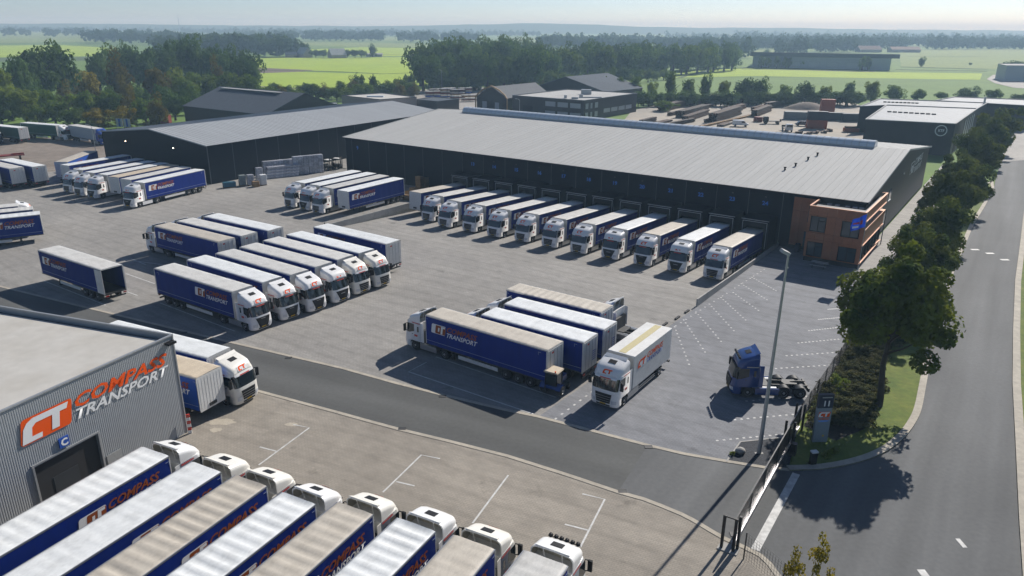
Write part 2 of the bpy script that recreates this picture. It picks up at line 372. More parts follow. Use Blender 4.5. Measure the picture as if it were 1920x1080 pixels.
EMBLEM_C = [[(0.08, 0.62), (0.06, 0.05), (0.82, 0.05), (0.82, 0.24), (0.42, 0.24), (0.42, 0.58)], [(0.08, 0.62), (0.42, 0.58), (0.56, 0.70), (1.0, 0.70), (1.0, 0.93), (0.42, 0.93), (0.2, 0.82)]]
EMBLEM_T = [[(1.0, 0.70), (1.78, 0.70), (1.84, 0.93), (1.0, 0.93)], [(1.2, 0.12), (1.5, 0.12), (1.5, 0.70), (1.2, 0.70)]]
def emblem(plate, mark, scale, shear=0.22):
    sc = lambda ps: [[(x * scale, z * scale) for x, z in p] for p in ps]
    a = poly_mesh('emblem', sc([rounded(0, 0, 2, 1, 0.12)]), plate, 0.0, shear)
    b = poly_mesh('emblem_letters', sc(EMBLEM_C + EMBLEM_T), mark, -0.006, shear)
    return a, b

def fit_text(me, width):
    """scale lettering along its line to the given width"""
    xs = [v.co.x for v in me.vertices]; k = width / (max(xs) - min(xs)); x0 = min(xs)
    for v in me.vertices: v.co.x = (v.co.x - x0) * k
    return me

# ------------------------------------------------------------------ vehicle parts (meshes shared by every copy)
def lathe_y(profile, n=18, mi=0, b=None, smooth=True):
    """profile of (y, r) turned about the Y axis"""
    b = b or MB(); rows = []
    for (y, r) in profile: rows.append([(r * math.cos(2 * math.pi * i / n), y, r * math.sin(2 * math.pi * i / n)) for i in range(n)])
    b.grid(rows, mi, smooth, closed=True); return b
def wheel_meshes(r, w):
    h = w / 2
    ty = lathe_y([(-h, r * 0.56), (-h, r * 0.9), (-h * 0.8, r), (h * 0.8, r), (h, r * 0.9), (h, r * 0.56)], 20)
    ty.add([(r * 0.56 * math.cos(2 * math.pi * i / 20), h * 0.9, r * 0.56 * math.sin(2 * math.pi * i / 20)) for i in range(20)], [tuple(range(20))])
    ty.add([(r * 0.56 * math.cos(2 * math.pi * i / 20), -h * 0.9, r * 0.56 * math.sin(2 * math.pi * i / 20)) for i in range(20)], [tuple(reversed(range(20)))])
    rm = lathe_y([(-h - 0.005, r * 0.56), (-h + 0.06, r * 0.5), (-h + 0.07, r * 0.24), (-h - 0.01, r * 0.2), (-h - 0.01, 0.001)], 14)
    return ty.mesh('wheel', 'rubber'), rm.mesh('rim', 'rim_steel')
TYRE, RIM = wheel_meshes(0.5, 0.34)
TYRE2, RIM2 = wheel_meshes(0.5, 0.62)
TYRE_S, RIM_S = wheel_meshes(0.33, 0.22)
def add_wheel(t, x, y, z=0.5, me=(TYRE, RIM)):
    k = t.add('wheel', me[0], (x, y, z), 0.0 if y < 0 else math.pi); t.add('rim', me[1], (0, 0, 0), 0.0, k)

SIDE_LOGO = {}
def side_logo(kind):
    if kind not in SIDE_LOGO:
        if kind == 'blue':
            k = 0.85; sc = lambda ps: [[(x * k, z * k) for x, z in p] for p in ps]
            SIDE_LOGO[kind] = (poly_mesh('emblem', sc([rounded(0, 0, 2, 1.1, 0.16)]), 'logo_white', 0.0, 0.15),
                               poly_mesh('emblem_letters', sc([rounded(0.58, 0.06, 2.0, 1.02, 0.1)]), 'print_orange', -0.006, 0.15),
                               poly_mesh('emblem_stroke', sc([[(0.95, 0.3), (1.15, 0.3), (1.15, 0.78), (0.95, 0.78)], [(1.35, 0.1), (1.62, 0.1), (1.62, 0.8), (1.9, 0.8), (1.9, 1.0), (1.35, 1.0)]]), 'logo_white', -0.012, 0.15),
                               fit_text(text_mesh('lettering', 'COMPASS', 0.74, 'print_orange', 0.35, 0.018), 3.55), fit_text(text_mesh('lettering', 'TRANSPORT', 0.62, 'logo_white', 0.35, 0.012), 3.6), (1.95, 0.46), (1.92, -0.06))
        else:
            a, b = emblem('logo_white', 'logo_orange', 0.8)
            SIDE_LOGO[kind] = (a, b, None, fit_text(text_mesh('lettering', 'COMPASS', 0.66, 'logo_orange', 0.35, 0.016), 3.2), fit_text(text_mesh('lettering', 'TRANSPORT', 0.52, 'curtain_bright', 0.35, 0.012), 3.2), (1.85, 0.42), (1.85, -0.02))
    return SIDE_LOGO[kind]
def put_logo(t, parent, side, x0, z0, kind='blue', y=0.004):
    """side -1: right flank (faces -Y, reads towards the front); +1: left flank (reads away from the front)"""
    a, b, c, l1, l2, o1, o2 = side_logo(kind)
    def at(name, me, dx, dz):
        if side < 0: t.add(name, me, (x0 + dx, -y, z0 + dz), 0.0, parent)
        else: t.add(name, me, (x0 - dx, y, z0 + dz), math.pi, parent)
    at('emblem', a, 0, 0); at('emblem_letters', b, 0, 0)
    if c: at('emblem_stroke', c, 0, 0)
    at('lettering', l1, *o1); at('lettering', l2, *o2)

def roof_tarp(L, w=2.5, z=3.95, bow=0.76, sag=0.045, seed=1, loose=0.0):
    rnd = random.Random(seed); n = max(4, round(L / bow)); b = MB(); rows = []
    ys = [-w / 2, -w / 2 + 0.05, -w / 2 + 0.25, -w / 4, 0, w / 4, w / 2 - 0.25, w / 2 - 0.05, w / 2]
    steps = n * 4
    jit = [[rnd.uniform(-1, 1) * 0.012 for _ in ys] for _ in range(steps + 1)]
    dep = [sag * rnd.uniform(0.5, 1.3) for _ in range(n + 1)]
    for i in range(steps + 1):
        x = -L * i / steps; ph = (i % 4) / 4
        d = dep[i // 4] * math.sin(math.pi * ph) ** 0.55
        row = []
        for j, y in enumerate(ys):
            e = 1 - (abs(y) / (w / 2)) ** 2
            zz = z + 0.05 * min(1, e * 4) - d * min(1, 2.2 * e) + jit[i][j] * min(1, e * 3)
            if j in (0, len(ys) - 1): zz = z - 0.06
            if i in (0, steps): zz -= 0.015
            row.append((x, y, zz))
        rows.append(row)
    b.grid(rows, 0, True); return b.mesh('roof', 'tarp_white')

def curtain(L, side, z0=1.12, z1=3.9):
    b = MB(); rows = []; n = int(L / 0.34); y0 = 1.262
    for zi in range(4):
        z = z0 + (z1 - z0) * zi / 3
        amp = (0.012, 0.016, 0.012, 0.0)[zi]
        rows.append([(-0.1 - (L - 0.2) * i / n, side * (y0 + amp * math.sin(i * 1.57) + 0.004 * math.sin(i * 0.37 + zi)), z) for i in range(n + 1)])
    b.grid(rows, 0, True, flip=side > 0)
    for z in (1.52,):   # pale strap line low on the curtain
        b.box(-L + 0.15, -0.15, side * 1.283 - 0.004, side * 1.283 + 0.004, z - 0.018, z + 0.018, 1)
    for xx in (-0.35, -L + 0.6):   # little corner bracket marks
        b.box(xx, xx + 0.28, side * 1.283 - 0.004, side * 1.283 + 0.004, 3.62, 3.65, 1); b.box(xx + 0.25, xx + 0.28, side * 1.283 - 0.004, side * 1.283 + 0.004, 3.36, 3.62, 1)
    return b.mesh('curtain', 'curtain_blue', 'pale_line')

def make_trailer(L=13.6, logo=True, seed=1, open_rear=False, sag=0.045, stripes=False):
    t = Tpl()
    c = MB()
    for s in (-1, 1): c.box(-L + 0.1, -0.3, s * 0.5 - 0.07, s * 0.5 + 0.07, 0.85, 1.08)
    c.box(-L + 0.02, -0.02, -1.22, 1.22, 1.06, 1.14)
    for i in range(int(L / 1.2)): c.box(-0.8 - i * 1.2, -0.72 - i * 1.2, -1.15, 1.15, 0.92, 1.06)
    for x in (-L + 1.7, -L + 3.0, -L + 4.3): c.box(x - 0.07, x + 0.07, -0.95, 0.95, 0.43, 0.57)
    for s in (-1, 1):
        c.box(-3.0, -2.85, s * 0.75 - 0.08, s * 0.75 + 0.08, 0.1, 1.0); c.box(-3.08, -2.77, s * 0.75 - 0.14, s * 0.75 + 0.14, 0.02, 0.1)
        c.box(-L + 1.05, -L + 1.08, s * 1.0 - 0.18, s * 1.0 + 0.18, 0.3, 1.0)
    c.box(-L + 0.05, -L + 0.15, -1.15, 1.15, 0.45, 0.6)
    c.box(-L + 0.05, -L + 0.18, -0.6, -0.5, 0.5, 1.0); c.box(-L + 0.05, -L + 0.18, 0.5, 0.6, 0.5, 1.0)
    t.add('chassis', c.mesh('chassis', 'chassis_dark'))
    for s in (-1, 1):
        k = t.add('curtain', curtain(L, s))
        if logo:
            if s < 0: put_logo(t, k, -1, -6.35, 2.42, y=1.285)
            else: put_logo(t, k, 1, -0.7, 2.42, y=1.285)
    for s in (-1, 1):
        b = MB(); b.box(-L, 0, s * 1.25 - 0.03, s * 1.25 + 0.03, 3.86, 3.955); t.add('roof_rail', b.mesh('roof_rail', 'silver'))
        b = MB(); b.box(-L, 0, s * 1.25 - 0.02, s * 1.25 + 0.02, 1.03, 1.13); t.add('side_rail', b.mesh('side_rail', 'chassis_dark'))
        b = MB(); b.box(-L + 5.2, -3.9 if L > 12 else -3.4, s * 1.2 - 0.02, s * 1.2 + 0.02, 0.52, 0.88); t.add('side_guard', b.mesh('side_guard', 'grp_white'))
    b = MB(); b.box(-0.06, 0.0, -1.265, 1.265, 1.02, 3.94)
    for i in range(8): b.box(0.0, 0.012, -1.1 + i * 0.3, -1.06 + i * 0.3, 1.2, 3.8)
    b.box(0.0, 0.06, -0.35, 0.35, 1.2, 1.45, 1); t.add('front_wall', b.mesh('front_wall', 'grp_white', 'chassis_dark'))
    t.add('roof', roof_tarp(L, seed=seed, sag=sag))
    b = MB()
    for s in (-1, 1): b.box(-L - 0.02, -L + 0.08, s * 1.235 - 0.04, s * 1.235 + 0.04, 1.0, 3.95)
    b.box(-L - 0.02, -L + 0.08, -1.27, 1.27, 3.86, 3.95); b.box(-L - 0.02, -L + 0.08, -1.27, 1.27, 0.95, 1.1, 1)
    t.add('rear_frame', b.mesh('rear_frame', 'grp_white', 'chassis_dark'))
    for s in (-1, 1):
        b = MB(); b.box(-L - 0.055, -L - 0.02, min(s * 0.01, s * 1.19), max(s * 0.01, s * 1.19), 1.12, 3.84)
        if open_rear: k = t.add('rear_door', b.mesh('rear_door', 'grp_white'), (-L + 0.03, s * 1.32, 0), s * -R(90)) if False else t.add('rear_door', open_door(L, s))
        else:
            k = t.add('rear_door', b.mesh('rear_door', 'grp_white'))
            rb = MB()
            for y in (0.25, 0.85): rb.tube((-L - 0.075, s * y, 1.15), (-L - 0.075, s * y, 3.8), 0.02, n=6)
            t.add('locking_bar', rb.mesh('locking_bar', 'silver'), parent=k)
            if stripes and s < 0:
                for i in range(5):
                    q = MB(); q.box(-L - 0.062, -L - 0.056, -0.95, -0.3, 1.75 + i * 0.2, 1.83 + i * 0.2); t.add('print_stripe', q.mesh('print_stripe', 'curtain_bright'), parent=k)
            if s > 0:
                q = MB(); q.box(-L - 0.062, -L - 0.056, -0.7 + 1.0, 0.6, 3.45, 3.62); t.add('print_mark', q.mesh('print_mark', 'print_red'), parent=k)
        q = MB(); q.box(-L - 0.05, -L - 0.02, s * 1.0 - 0.18, s * 1.0 + 0.18, 0.75, 0.9); t.add('tail_light', q.mesh('tail_light', 'tail_red'))
    for x in (-L + 1.7, -L + 3.0, -L + 4.3):
        for s in (-1, 1): add_wheel(t, x, s * 1.05)
    return t
def open_door(L, s):
    b = MB(); b.box(-L, -L + 1.22, s * 1.31 - 0.018, s * 1.31 + 0.018, 1.12, 3.84); return b.mesh('rear_door', 'grp_white')

TR = [make_trailer(13.6, seed=i + 1, sag=(0.035, 0.055, 0.02)[i]) for i in range(3)]
TR_PLAIN = make_trailer(13.6, logo=False, seed=7)
TR_SHORT = make_trailer(11.0, logo=True, seed=5, stripes=True)
TR_OPEN = make_trailer(13.6, seed=9, open_rear=True)

# ---- tractor units: three cab faces
def cab_front(y, z, f):
    w, r = 1.24, f.get('r', 0.42); x = np.interp(z, f['z'], f['x']); a = abs(y)
    x -= 0.07 * (y / w) ** 2
    if a > w - r:
        q = min(1.0, (a - (w - r)) / r); x -= r * 0.75 * (1 - math.sqrt(max(0, 1 - q * q)))
    return x
YS = [-1.24, -1.225, -1.17, -1.08, -0.95, -0.7, -0.35, 0, 0.35, 0.7, 0.95, 1.08, 1.17, 1.225, 1.24]
def patch(f, zs, ylim, off, name, material, thick=0.0, n=14):
    """a piece that follows the cab's front surface: ylim(z) gives its half-open span"""
    b = MB(); rows = []
    for z in zs:
        y0, y1 = ylim(z); rows.append([(cab_front(y0 + (y1 - y0) * i / n, z, f) + off, y0 + (y1 - y0) * i / n, z) for i in range(n + 1)])
    b.grid(rows, 0, True)
    return b.mesh(name, material)
FACES = {
 'bars': dict(z=[0.3, 0.75, 1.0, 1.65, 1.75, 2.75, 2.95], x=[2.80, 2.88, 2.88, 2.84, 2.82, 2.55, 2.42]),
 'block': dict(z=[0.3, 0.75, 1.0, 1.65, 1.75, 2.75, 2.95], x=[2.84, 2.90, 2.88, 2.80, 2.78, 2.50, 2.38], r=0.48),
 'wide': dict(z=[0.3, 0.75, 1.0, 1.65, 1.75, 2.75, 2.95], x=[2.80, 2.87, 2.87, 2.80, 2.78, 2.52, 2.40], r=0.52),
}
def roof_shell(f, kind):
    """high roof and air deflector: arches along x, hollow and open at the back"""
    xs = [2.47, 2.37, 2.2, 1.92, 1.6, 1.3, 1.0, 0.74]
    zs = {'bars': [2.9, 3.15, 3.34, 3.50, 3.62, 3.71, 3.80, 3.88], 'block': [2.9, 3.2, 3.42, 3.57, 3.66, 3.72, 3.78, 3.84], 'wide': [2.9, 3.12, 3.32, 3.50, 3.63, 3.73, 3.82, 3.89]}[kind]
    b = MB(); N = 8; rows = []; inner = []
    for x, z in zip(xs, zs):
        w = np.interp(x, [0.7, 1.9, 2.2, 2.5], [1.235, 1.22, 1.12, 0.95]); rr = min(0.34, (z - 2.72) * 0.8)
        for sc, dst in ((1.0, rows), (0.955, inner)):
            ww, zz = w * sc, z - (1 - sc) * 1.4
            pts = [(x, -ww, 2.74), (x, -ww, zz - rr)]
            for i in range(1, N): t = R(180 - 90 * i / N); pts.append((x, -ww + rr + rr * math.cos(t), zz - rr + rr * math.sin(t)))
            pts += [(x, -ww + rr, zz), (x, -0.3, zz + 0.03), (x, 0.3, zz + 0.03), (x, ww - rr, zz)]
            for i in range(1, N): t = R(90 - 90 * i / N); pts.append((x, ww - rr + rr * math.cos(t), zz - rr + rr * math.sin(t)))
            pts += [(x, ww, zz - rr), (x, ww, 2.74)]
            dst.append(pts)
    b.grid(rows, 0, True)
    b.add(rows[0], [tuple(range(len(rows[0])))], 0)
    b.grid(inner[3:], 1, True, flip=True)
    b.grid([rows[-1], inner[-1]], 0, False)
    b.add([(1.5, -1.16, 2.74), (1.5, 1.16, 2.74), (1.5, 1.1, 3.55), (1.5, -1.1, 3.55)], [(3, 2, 1, 0)], 1)
    for y in (-0.5, 0.5): b.bar((1.0, y, 2.96), (0.8, y * 1.1, 3.82), 0.04)
    return b.mesh('roof_fairing', 'white_paint', 'fairing_inside')
REAR = {2: (-2.2,), 3: (-1.55, -2.9), 'rigid': (-5.3,)}
def make_tractor(face, axles=2, paint='white_paint', logo=True, lightbar=False, cream=False):
    f = FACES[face]; t = Tpl()
    # cab body: rounded front, flat back
    b = MB(); rows = []
    for z in (0.98, 1.2, 1.65, 1.75, 2.2, 2.75, 2.95):
        rows.append([(0.66, -1.24, z)] + [(cab_front(y, z, f), y, z) for y in YS] + [(0.66, 1.24, z)])
    b.grid(rows, 0, True, closed=True); b.add(rows[-1], [tuple(range(len(rows[-1])))], 0); b.add(rows[0], [tuple(reversed(range(len(rows[0]))))], 0)
    b.add([(0.655, -1.24, 0.98), (0.655, 1.24, 0.98), (0.655, 1.24, 2.95), (0.655, -1.24, 2.95)], [(0, 3, 2, 1)], 0)
    cab = t.add('cab', b.mesh('cab', paint))
    b = MB(); rows = []
    for z in (0.3, 0.45, 0.7, 0.97):
        k = 0.03 if z < 0.4 else 0.0
        rows.append([(2.02, -1.24 + k, z)] + [(cab_front(y, z, f) + 0.02 - k, y * (1 - k), z) for y in YS] + [(2.02, 1.24 - k, z)])
    b.grid(rows, 0, True, closed=True); b.add(rows[-1], [tuple(range(len(rows[-1])))], 0); b.add(rows[0], [tuple(reversed(range(len(rows[0]))))], 0)
    bum = t.add('bumper', b.mesh('bumper', paint))
    for s in (-1, 1):
        me = patch(f, (0.62, 0.78, 0.92), lambda z: (s * 0.72, s * 1.14) if s > 0 else (-1.14, -0.72), 0.035, 'headlight', 'lamp_glass', n=6); t.add('headlight', me, parent=bum)
    me = patch(f, (0.36, 0.5), lambda z: (-0.62, 0.62), 0.04, 'air_intake', 'black_plastic'); t.add('air_intake', me, parent=bum)
    me = patch(f, (0.5, 0.6), lambda z: (-0.26, 0.26), 0.05, 'number_plate', 'plate_yellow', n=4); t.add('number_plate', me, parent=bum)
    # grille
    if face == 'bars': gl, zs = (lambda z: (-(0.62 + 0.16 * (z - 0.65)), 0.62 + 0.16 * (z - 0.65))), (0.62, 0.9, 1.2, 1.45)
    elif face == 'block': gl, zs = (lambda z: (-(0.5 + 0.42 * (z - 0.55)), 0.5 + 0.42 * (z - 0.55))), (0.55, 0.8, 1.1, 1.35, 1.55)
    else: gl, zs = (lambda z: (-(0.52 + 0.34 * (z - 0.6)), 0.52 + 0.34 * (z - 0.6))), (0.52, 0.8, 1.1, 1.35, 1.56)
    g = t.add('grille', patch(f, zs, gl, 0.045, 'grille', 'black_plastic'))
    if face == 'bars':
        for z in (0.80, 1.0, 1.2): t.add('grille_bar', patch(f, (z, z + 0.03), gl, 0.06, 'grille_bar', 'silver'), parent=g)
    elif face == 'wide': t.add('grille_bar', patch(f, (1.40, 1.44), lambda z: (-0.28, 0.28), 0.06, 'grille_bar', 'silver'), parent=g)
    else: t.add('grille_bar', patch(f, (1.2, 1.25), lambda z: (-0.3, 0.3), 0.06, 'grille_bar', 'silver'), parent=g)
    t.add('windscreen', patch(f, (1.74, 2.0, 2.3, 2.55, 2.74), lambda z: (-1.19, 1.19), 0.012, 'windscreen', 'glass_dark', n=18))
    v = t.add('sun_visor', patch(f, (2.66, 2.74, 2.82), lambda z: (-1.0, 1.0), 0.09, 'sun_visor', 'black_plastic' if face != 'bars' else 'white_paint'))
    if logo: t.add('visor_print', patch(f, (2.68, 2.76), lambda z: (-0.5, 0.5), 0.1, 'visor_print', 'print_red', n=6), parent=v)
    for s in (-1, 1):
        b = MB(); y = s * 1.247
        pts = [(1.5, y, 1.95), (2.1, y, 1.74), (2.40, y, 1.74), (2.33, y, 2.68), (1.5, y, 2.68)]
        b.add(pts, [tuple(range(5)) if s < 0 else tuple(reversed(range(5)))]); w_ = t.add('side_window', b.mesh('side_window', 'glass_dark'))
        b = MB(); b.box(0.92, 1.12, y - 0.004, y + 0.004, 1.95, 2.5); t.add('rear_window', b.mesh('rear_window', 'glass_dark'))
        b = MB(); b.box(0.75, 1.75, y - 0.004, y + 0.004, 2.78, 2.86); t.add('side_stripe', b.mesh('side_stripe', 'print_red' if logo else 'silver'))
        if logo:
            b = MB(); b.box(1.1, 1.5, y - 0.004, y + 0.004, 1.45, 1.65); t.add('door_mark', b.mesh('door_mark', 'print_red'))
        b = MB(); b.box(1.66, 1.78, y - 0.015, y + 0.015, 1.62, 1.66); t.add('door_handle', b.mesh('door_handle', 'black_plastic'), parent=cab)
        b = MB(); b.box(2.44, 2.58, s * 1.46 - 0.12, s * 1.46 + 0.12, 1.85, 2.55); b.bar((2.4, s * 1.2, 2.6), (2.5, s * 1.46, 2.55), 0.05); b.bar((2.4, s * 1.2, 1.85), (2.5, s * 1.46, 1.9), 0.05)
        t.add('mirror', b.mesh('mirror', 'black_plastic'))
        b = MB(); b.box(0.3, 0.64, s * 1.225 - 0.015, s * 1.225 + 0.015, 1.0, 2.95); t.add('side_fairing', b.mesh('side_fairing', paint))
        b = MB(); b.box(-1.2, 0.85, s * 1.16 - 0.05, s * 1.16 + 0.05, 0.32, 0.88); t.add('side_skirt', b.mesh('side_skirt', paint if face == 'block' or paint != 'white_paint' else 'silver'))
        b = MB(); rows = []
        for i in range(9):
            a = R(8 + 164 * i / 8); rows.append([(1.45 + 0.62 * math.cos(a), s * 0.86, 0.5 + 0.62 * math.sin(a)), (1.45 + 0.62 * math.cos(a), s * 1.25, 0.5 + 0.62 * math.sin(a))])
        b.grid(rows, 0, True); t.add('wheel_arch', b.mesh('wheel_arch', 'black_plastic'))
        rear = REAR[axles]
        for x in rear:
            b = MB(); rows = []
            for i in range(9):
                a = R(15 + 150 * i / 8); rows.append([(x + 0.6 * math.cos(a), s * 0.6, 0.5 + 0.6 * math.sin(a)), (x + 0.6 * math.cos(a), s * 1.24, 0.5 + 0.6 * math.sin(a))])
            b.grid(rows, 0, True); t.add('mudguard', b.mesh('mudguard', 'black_plastic'))
    sh = roof_shell(f, face)
    if paint != 'white_paint': sh.materials[0] = MATS[paint]; sh.materials[1] = MATS['black_plastic']
    rf = t.add('roof_fairing', sh)
    b = MB(); zt = {'bars': 3.665, 'block': 3.69, 'wide': 3.68}[face] + 0.035; b.box(-0.23, 0.23, -0.34, 0.34, -0.012, 0.02); t.add('roof_hatch', bevel(b.mesh('roof_hatch', 'black_plastic'), 0.01), rot=(0, R({'bars': 17, 'block': 12, 'wide': 18}[face]), 0), loc=(1.46, 0, zt), parent=rf)
    if logo:
        a, c = emblem('logo_white', 'logo_orange', 0.46)
        tilt = R(-52)
        t.add('emblem', poly_mesh('emblem', [[(x, z) for x, z in ((-0.46, 0), (0.46, 0), (0.46, 0.4), (-0.46, 0.4))]], 'white_paint'), loc=(2.50, 0, 2.97), rot=(R(-32), 0, R(90)), parent=rf)
        t.add('emblem_letters', poly_mesh('emblem_letters', [[(x * 0.45 - 0.42, z * 0.45) for x, z in p] for p in EMBLEM_C + EMBLEM_T], 'logo_orange', -0.008, 0.1), loc=(2.50, 0, 2.97), rot=(R(-32), 0, R(90)), parent=rf)
    b = MB(); zt2 = {'bars': 3.88, 'block': 3.84, 'wide': 3.89}[face]; b.add([(1.02, -0.95, zt2 - 0.05), (1.02, 0.95, zt2 - 0.05), (0.70, 1.0, zt2 + 0.13), (0.70, -1.0, zt2 + 0.13), (0.98, -0.95, zt2 - 0.09), (0.98, 0.95, zt2 - 0.09), (0.68, 1.0, zt2 + 0.10), (0.68, -1.0, zt2 + 0.10)], [(0, 1, 2, 3), (7, 6, 5, 4), (3, 2, 6, 7), (0, 3, 7, 4), (2, 1, 5, 6)]); t.add('spoiler_flap', b.mesh('spoiler_flap', paint), parent=rf)
    if lightbar:
        b = MB(); b.tube((2.3, -0.95, 3.42), (2.3, 0.95, 3.42), 0.03, n=6); lb = t.add('light_bar', b.mesh('light_bar', 'black_plastic'))
        for i in range(6):
            b = MB(); y = -0.8 + i * 0.32; b.tube((2.26, y, 3.48), (2.38, y, 3.48), 0.12, n=10); t.add('spot_lamp', b.mesh('spot_lamp', 'black_plastic'), parent=lb)
    # chassis and rear
    b = MB(); back = {2: -3.0, 3: -3.7, 'rigid': -7.2}[axles]
    for s in (-1, 1): b.box(back, 1.9, s * 0.42 - 0.05, s * 0.42 + 0.05, 0.68, 0.95)
    b.box(back, back + 0.12, -1.0, 1.0, 0.6, 0.9)
    for x in (1.45,) + REAR[axles]: b.box(x - 0.09, x + 0.09, -0.9, 0.9, 0.4, 0.6)
    b.box(-0.4, 0.6, -0.8, 0.8, 0.7, 0.98); b.box(0.35, 0.62, -1.0, 1.0, 0.7, 2.2)
    t.add('chassis', b.mesh('chassis', 'chassis_dark'))
    b = MB(); b.prism([(-2.75, -0.45), (-1.75, -0.45), (-1.6, 0), (-1.75, 0.45), (-2.75, 0.45), (-2.85, 0.2), (-2.3, 0.08), (-2.3, -0.08), (-2.85, -0.2)], 0.98, 1.03); t.add('coupling_plate', b.mesh('coupling_plate', 'chassis_dark'))
    for s in (-1, 1):
        b = MB(); b.tube((-0.95, s * 0.88, 0.62), (0.5, s * 0.88, 0.62), 0.3, n=12); t.add('fuel_tank', b.mesh('fuel_tank', 'silver'))
        add_wheel(t, 1.45, s * 1.05)
        for x in REAR[axles]: add_wheel(t, x, s * 0.92, me=(TYRE2, RIM2))
    return t
TC = {k: make_tractor(k) for k in FACES}
TC_LIGHTS = make_tractor('block', lightbar=True)
TC_NAVY = make_tractor('wide', axles=3, paint='navy_paint', logo=False, lightbar=True)

# ------------------------------------------------------------------ where the vehicles stand
def unit(az): return Vector((math.cos(R(az)), math.sin(R(az)), 0))
def front_of(nl, az, W=2.55, L=13.6, front='far'):
    """front centre of a trailer whose near-left top corner stands at nl and whose length runs along az (front at the far end, else at nl)"""
    a, b = unit(az), unit(az + 90)
    o = Vector((nl[0], nl[1], 0)) + b * (W / 2)
    return o + a * L if front == 'far' else o
def trailer(pos, heading, label, group=None, tpl=None, roof='tarp_white', curtain_m=None, skip=(), z=0.0, pitch=0.0):
    o = {'roof': roof}
    if curtain_m: o['curtain'] = curtain_m
    r = spawn(tpl or TR[random.randrange(3)], 'semi_trailer', label, 'trailer', (pos[0], pos[1], z), R(heading), group, o, skip)
    r.rotation_euler = (0, pitch, R(heading)); return r
def tractor(pos, heading, label, group=None, face='bars', paint=None, tpl=None, skip=(), z=0.0, pitch=0.0):
    o = {k: paint for k in ('cab', 'bumper', 'roof_fairing', 'side_fairing', 'spoiler_flap')} if paint else None
    r = spawn(tpl or TC[face], 'tractor_unit', label, 'truck', (pos[0], pos[1], z), R(heading), group, o, skip)
    r.rotation_euler = (0, pitch, R(heading)); return r
random.seed(4)
ORD = ['first', 'second', 'third', 'fourth', 'fifth', 'sixth', 'seventh', 'eighth', 'ninth', 'tenth', 'eleventh', 'twelfth']
ROOFWORD = {'tarp_white': 'white', 'tarp_grey': 'pale grey', 'tarp_beige': 'dusty beige', 'tarp_tan': 'tan'}

# row parked in the middle of the yard, cabs towards the office
A = [((-39.6, 77.5), -33.6, 'tarp_grey', 'wide'), ((-37.3, 80.7), -34.9, 'tarp_white', 'wide'), ((-35.0, 83.3), -35.6, 'tarp_grey', 'wide'),
     ((-33.1, 86.0), -35.0, 'tarp_grey', 'block'), ((-31.2, 88.9), -35.5, 'tarp_grey', 'bars'), ((-29.1, 91.7), -36.6, 'tarp_white', 'bars')]
for i, (nl, az, rf, face) in enumerate(A):
    p = front_of(nl, az)
    g = 'trucks parked in the middle of the yard'
    trailer(p, az, f'blue trailer, {ROOFWORD[rf]} roof, {ORD[i]} from the grey warehouse in the six-truck row', g, TR[i % 3], rf)
    tractor(p, az, f'white tractor unit, {ORD[i]} from the grey warehouse in the six-truck row', g, face, 'cream_paint' if i >= 4 else None)
trailer(front_of((-26.6, 95.6), -36.1, front='near'), 144, 'uncoupled blue trailer with white roof and white end, last beside the six-truck row', 'trucks parked in the middle of the yard', TR[1], 'tarp_white')
trailer(front_of((-56.5, 84.2), -33.2, front='near'), 146.8, 'uncoupled blue trailer with open empty rear doors standing alone', None, TR_OPEN, 'tarp_grey')
B = [((-47.9, 95.6), -33.4, 'tarp_beige'), ((-46.0, 98.3), -33.2, 'tarp_grey'), ((-43.4, 101.0), -33.5, 'tarp_white')]
for i, (nl, az, rf) in enumerate(B):
    p = front_of(nl, az, front='near'); g = 'trucks parked nose to the gravel yard'
    trailer(p, az + 180, f'blue trailer with {ROOFWORD[rf]} roof and white rear doors, in the three-truck row', g, TR[i], rf)
    tractor(p, az + 180, f'white tractor unit pulling the {ROOFWORD[rf]} roofed trailer of the three-truck row', g, 'bars')
C = [((-8.1, 64.1), -35.6, 13.6, 'tarp_beige', TR[0], 1), ((-2.9, 64.2), -34.8, 11.0, 'tarp_white', TR_SHORT, 1), ((-0.8, 67.1), -35.2, 11.0, 'tarp_white', TR_SHORT, 1), ((-0.6, 71.3), -35.2, 11.0, 'tarp_beige', make_trailer(11.0, logo=False, seed=12, sag=0.08), 0)]
CL = ['long blue trailer with beige roof at the asphalt lane', 'short blue white-roofed trailer, nearer of two alike beside the long trailer', 'short blue white-roofed trailer, farther of two alike beside the long trailer', 'short uncoupled blue trailer with ribbed beige roof behind the white-roofed pair']
for i, (nl, az, L, rf, tp, cpl) in enumerate(C):
    p = front_of(nl, az, L=L, front='near'); g = 'trucks parked in front of the docks'
    trailer(p, az + 180, CL[i], g, tp, rf)
    if cpl: tractor(p, az + 180, ['white tractor unit pulling the long trailer by the asphalt lane', 'white tractor unit half hidden behind the long trailer', 'white tractor unit with open roof fairing beside the ribbed beige trailer'][i], g, 'bars')
tractor((11.2, 68.2), 145, 'white tractor unit without trailer, its bare chassis pointing at the box truck', None, 'wide')
tractor((21.4, 56.8), 176.5, 'dark blue three-axle tractor unit without trailer behind the lamp post', None, tpl=TC_NAVY)

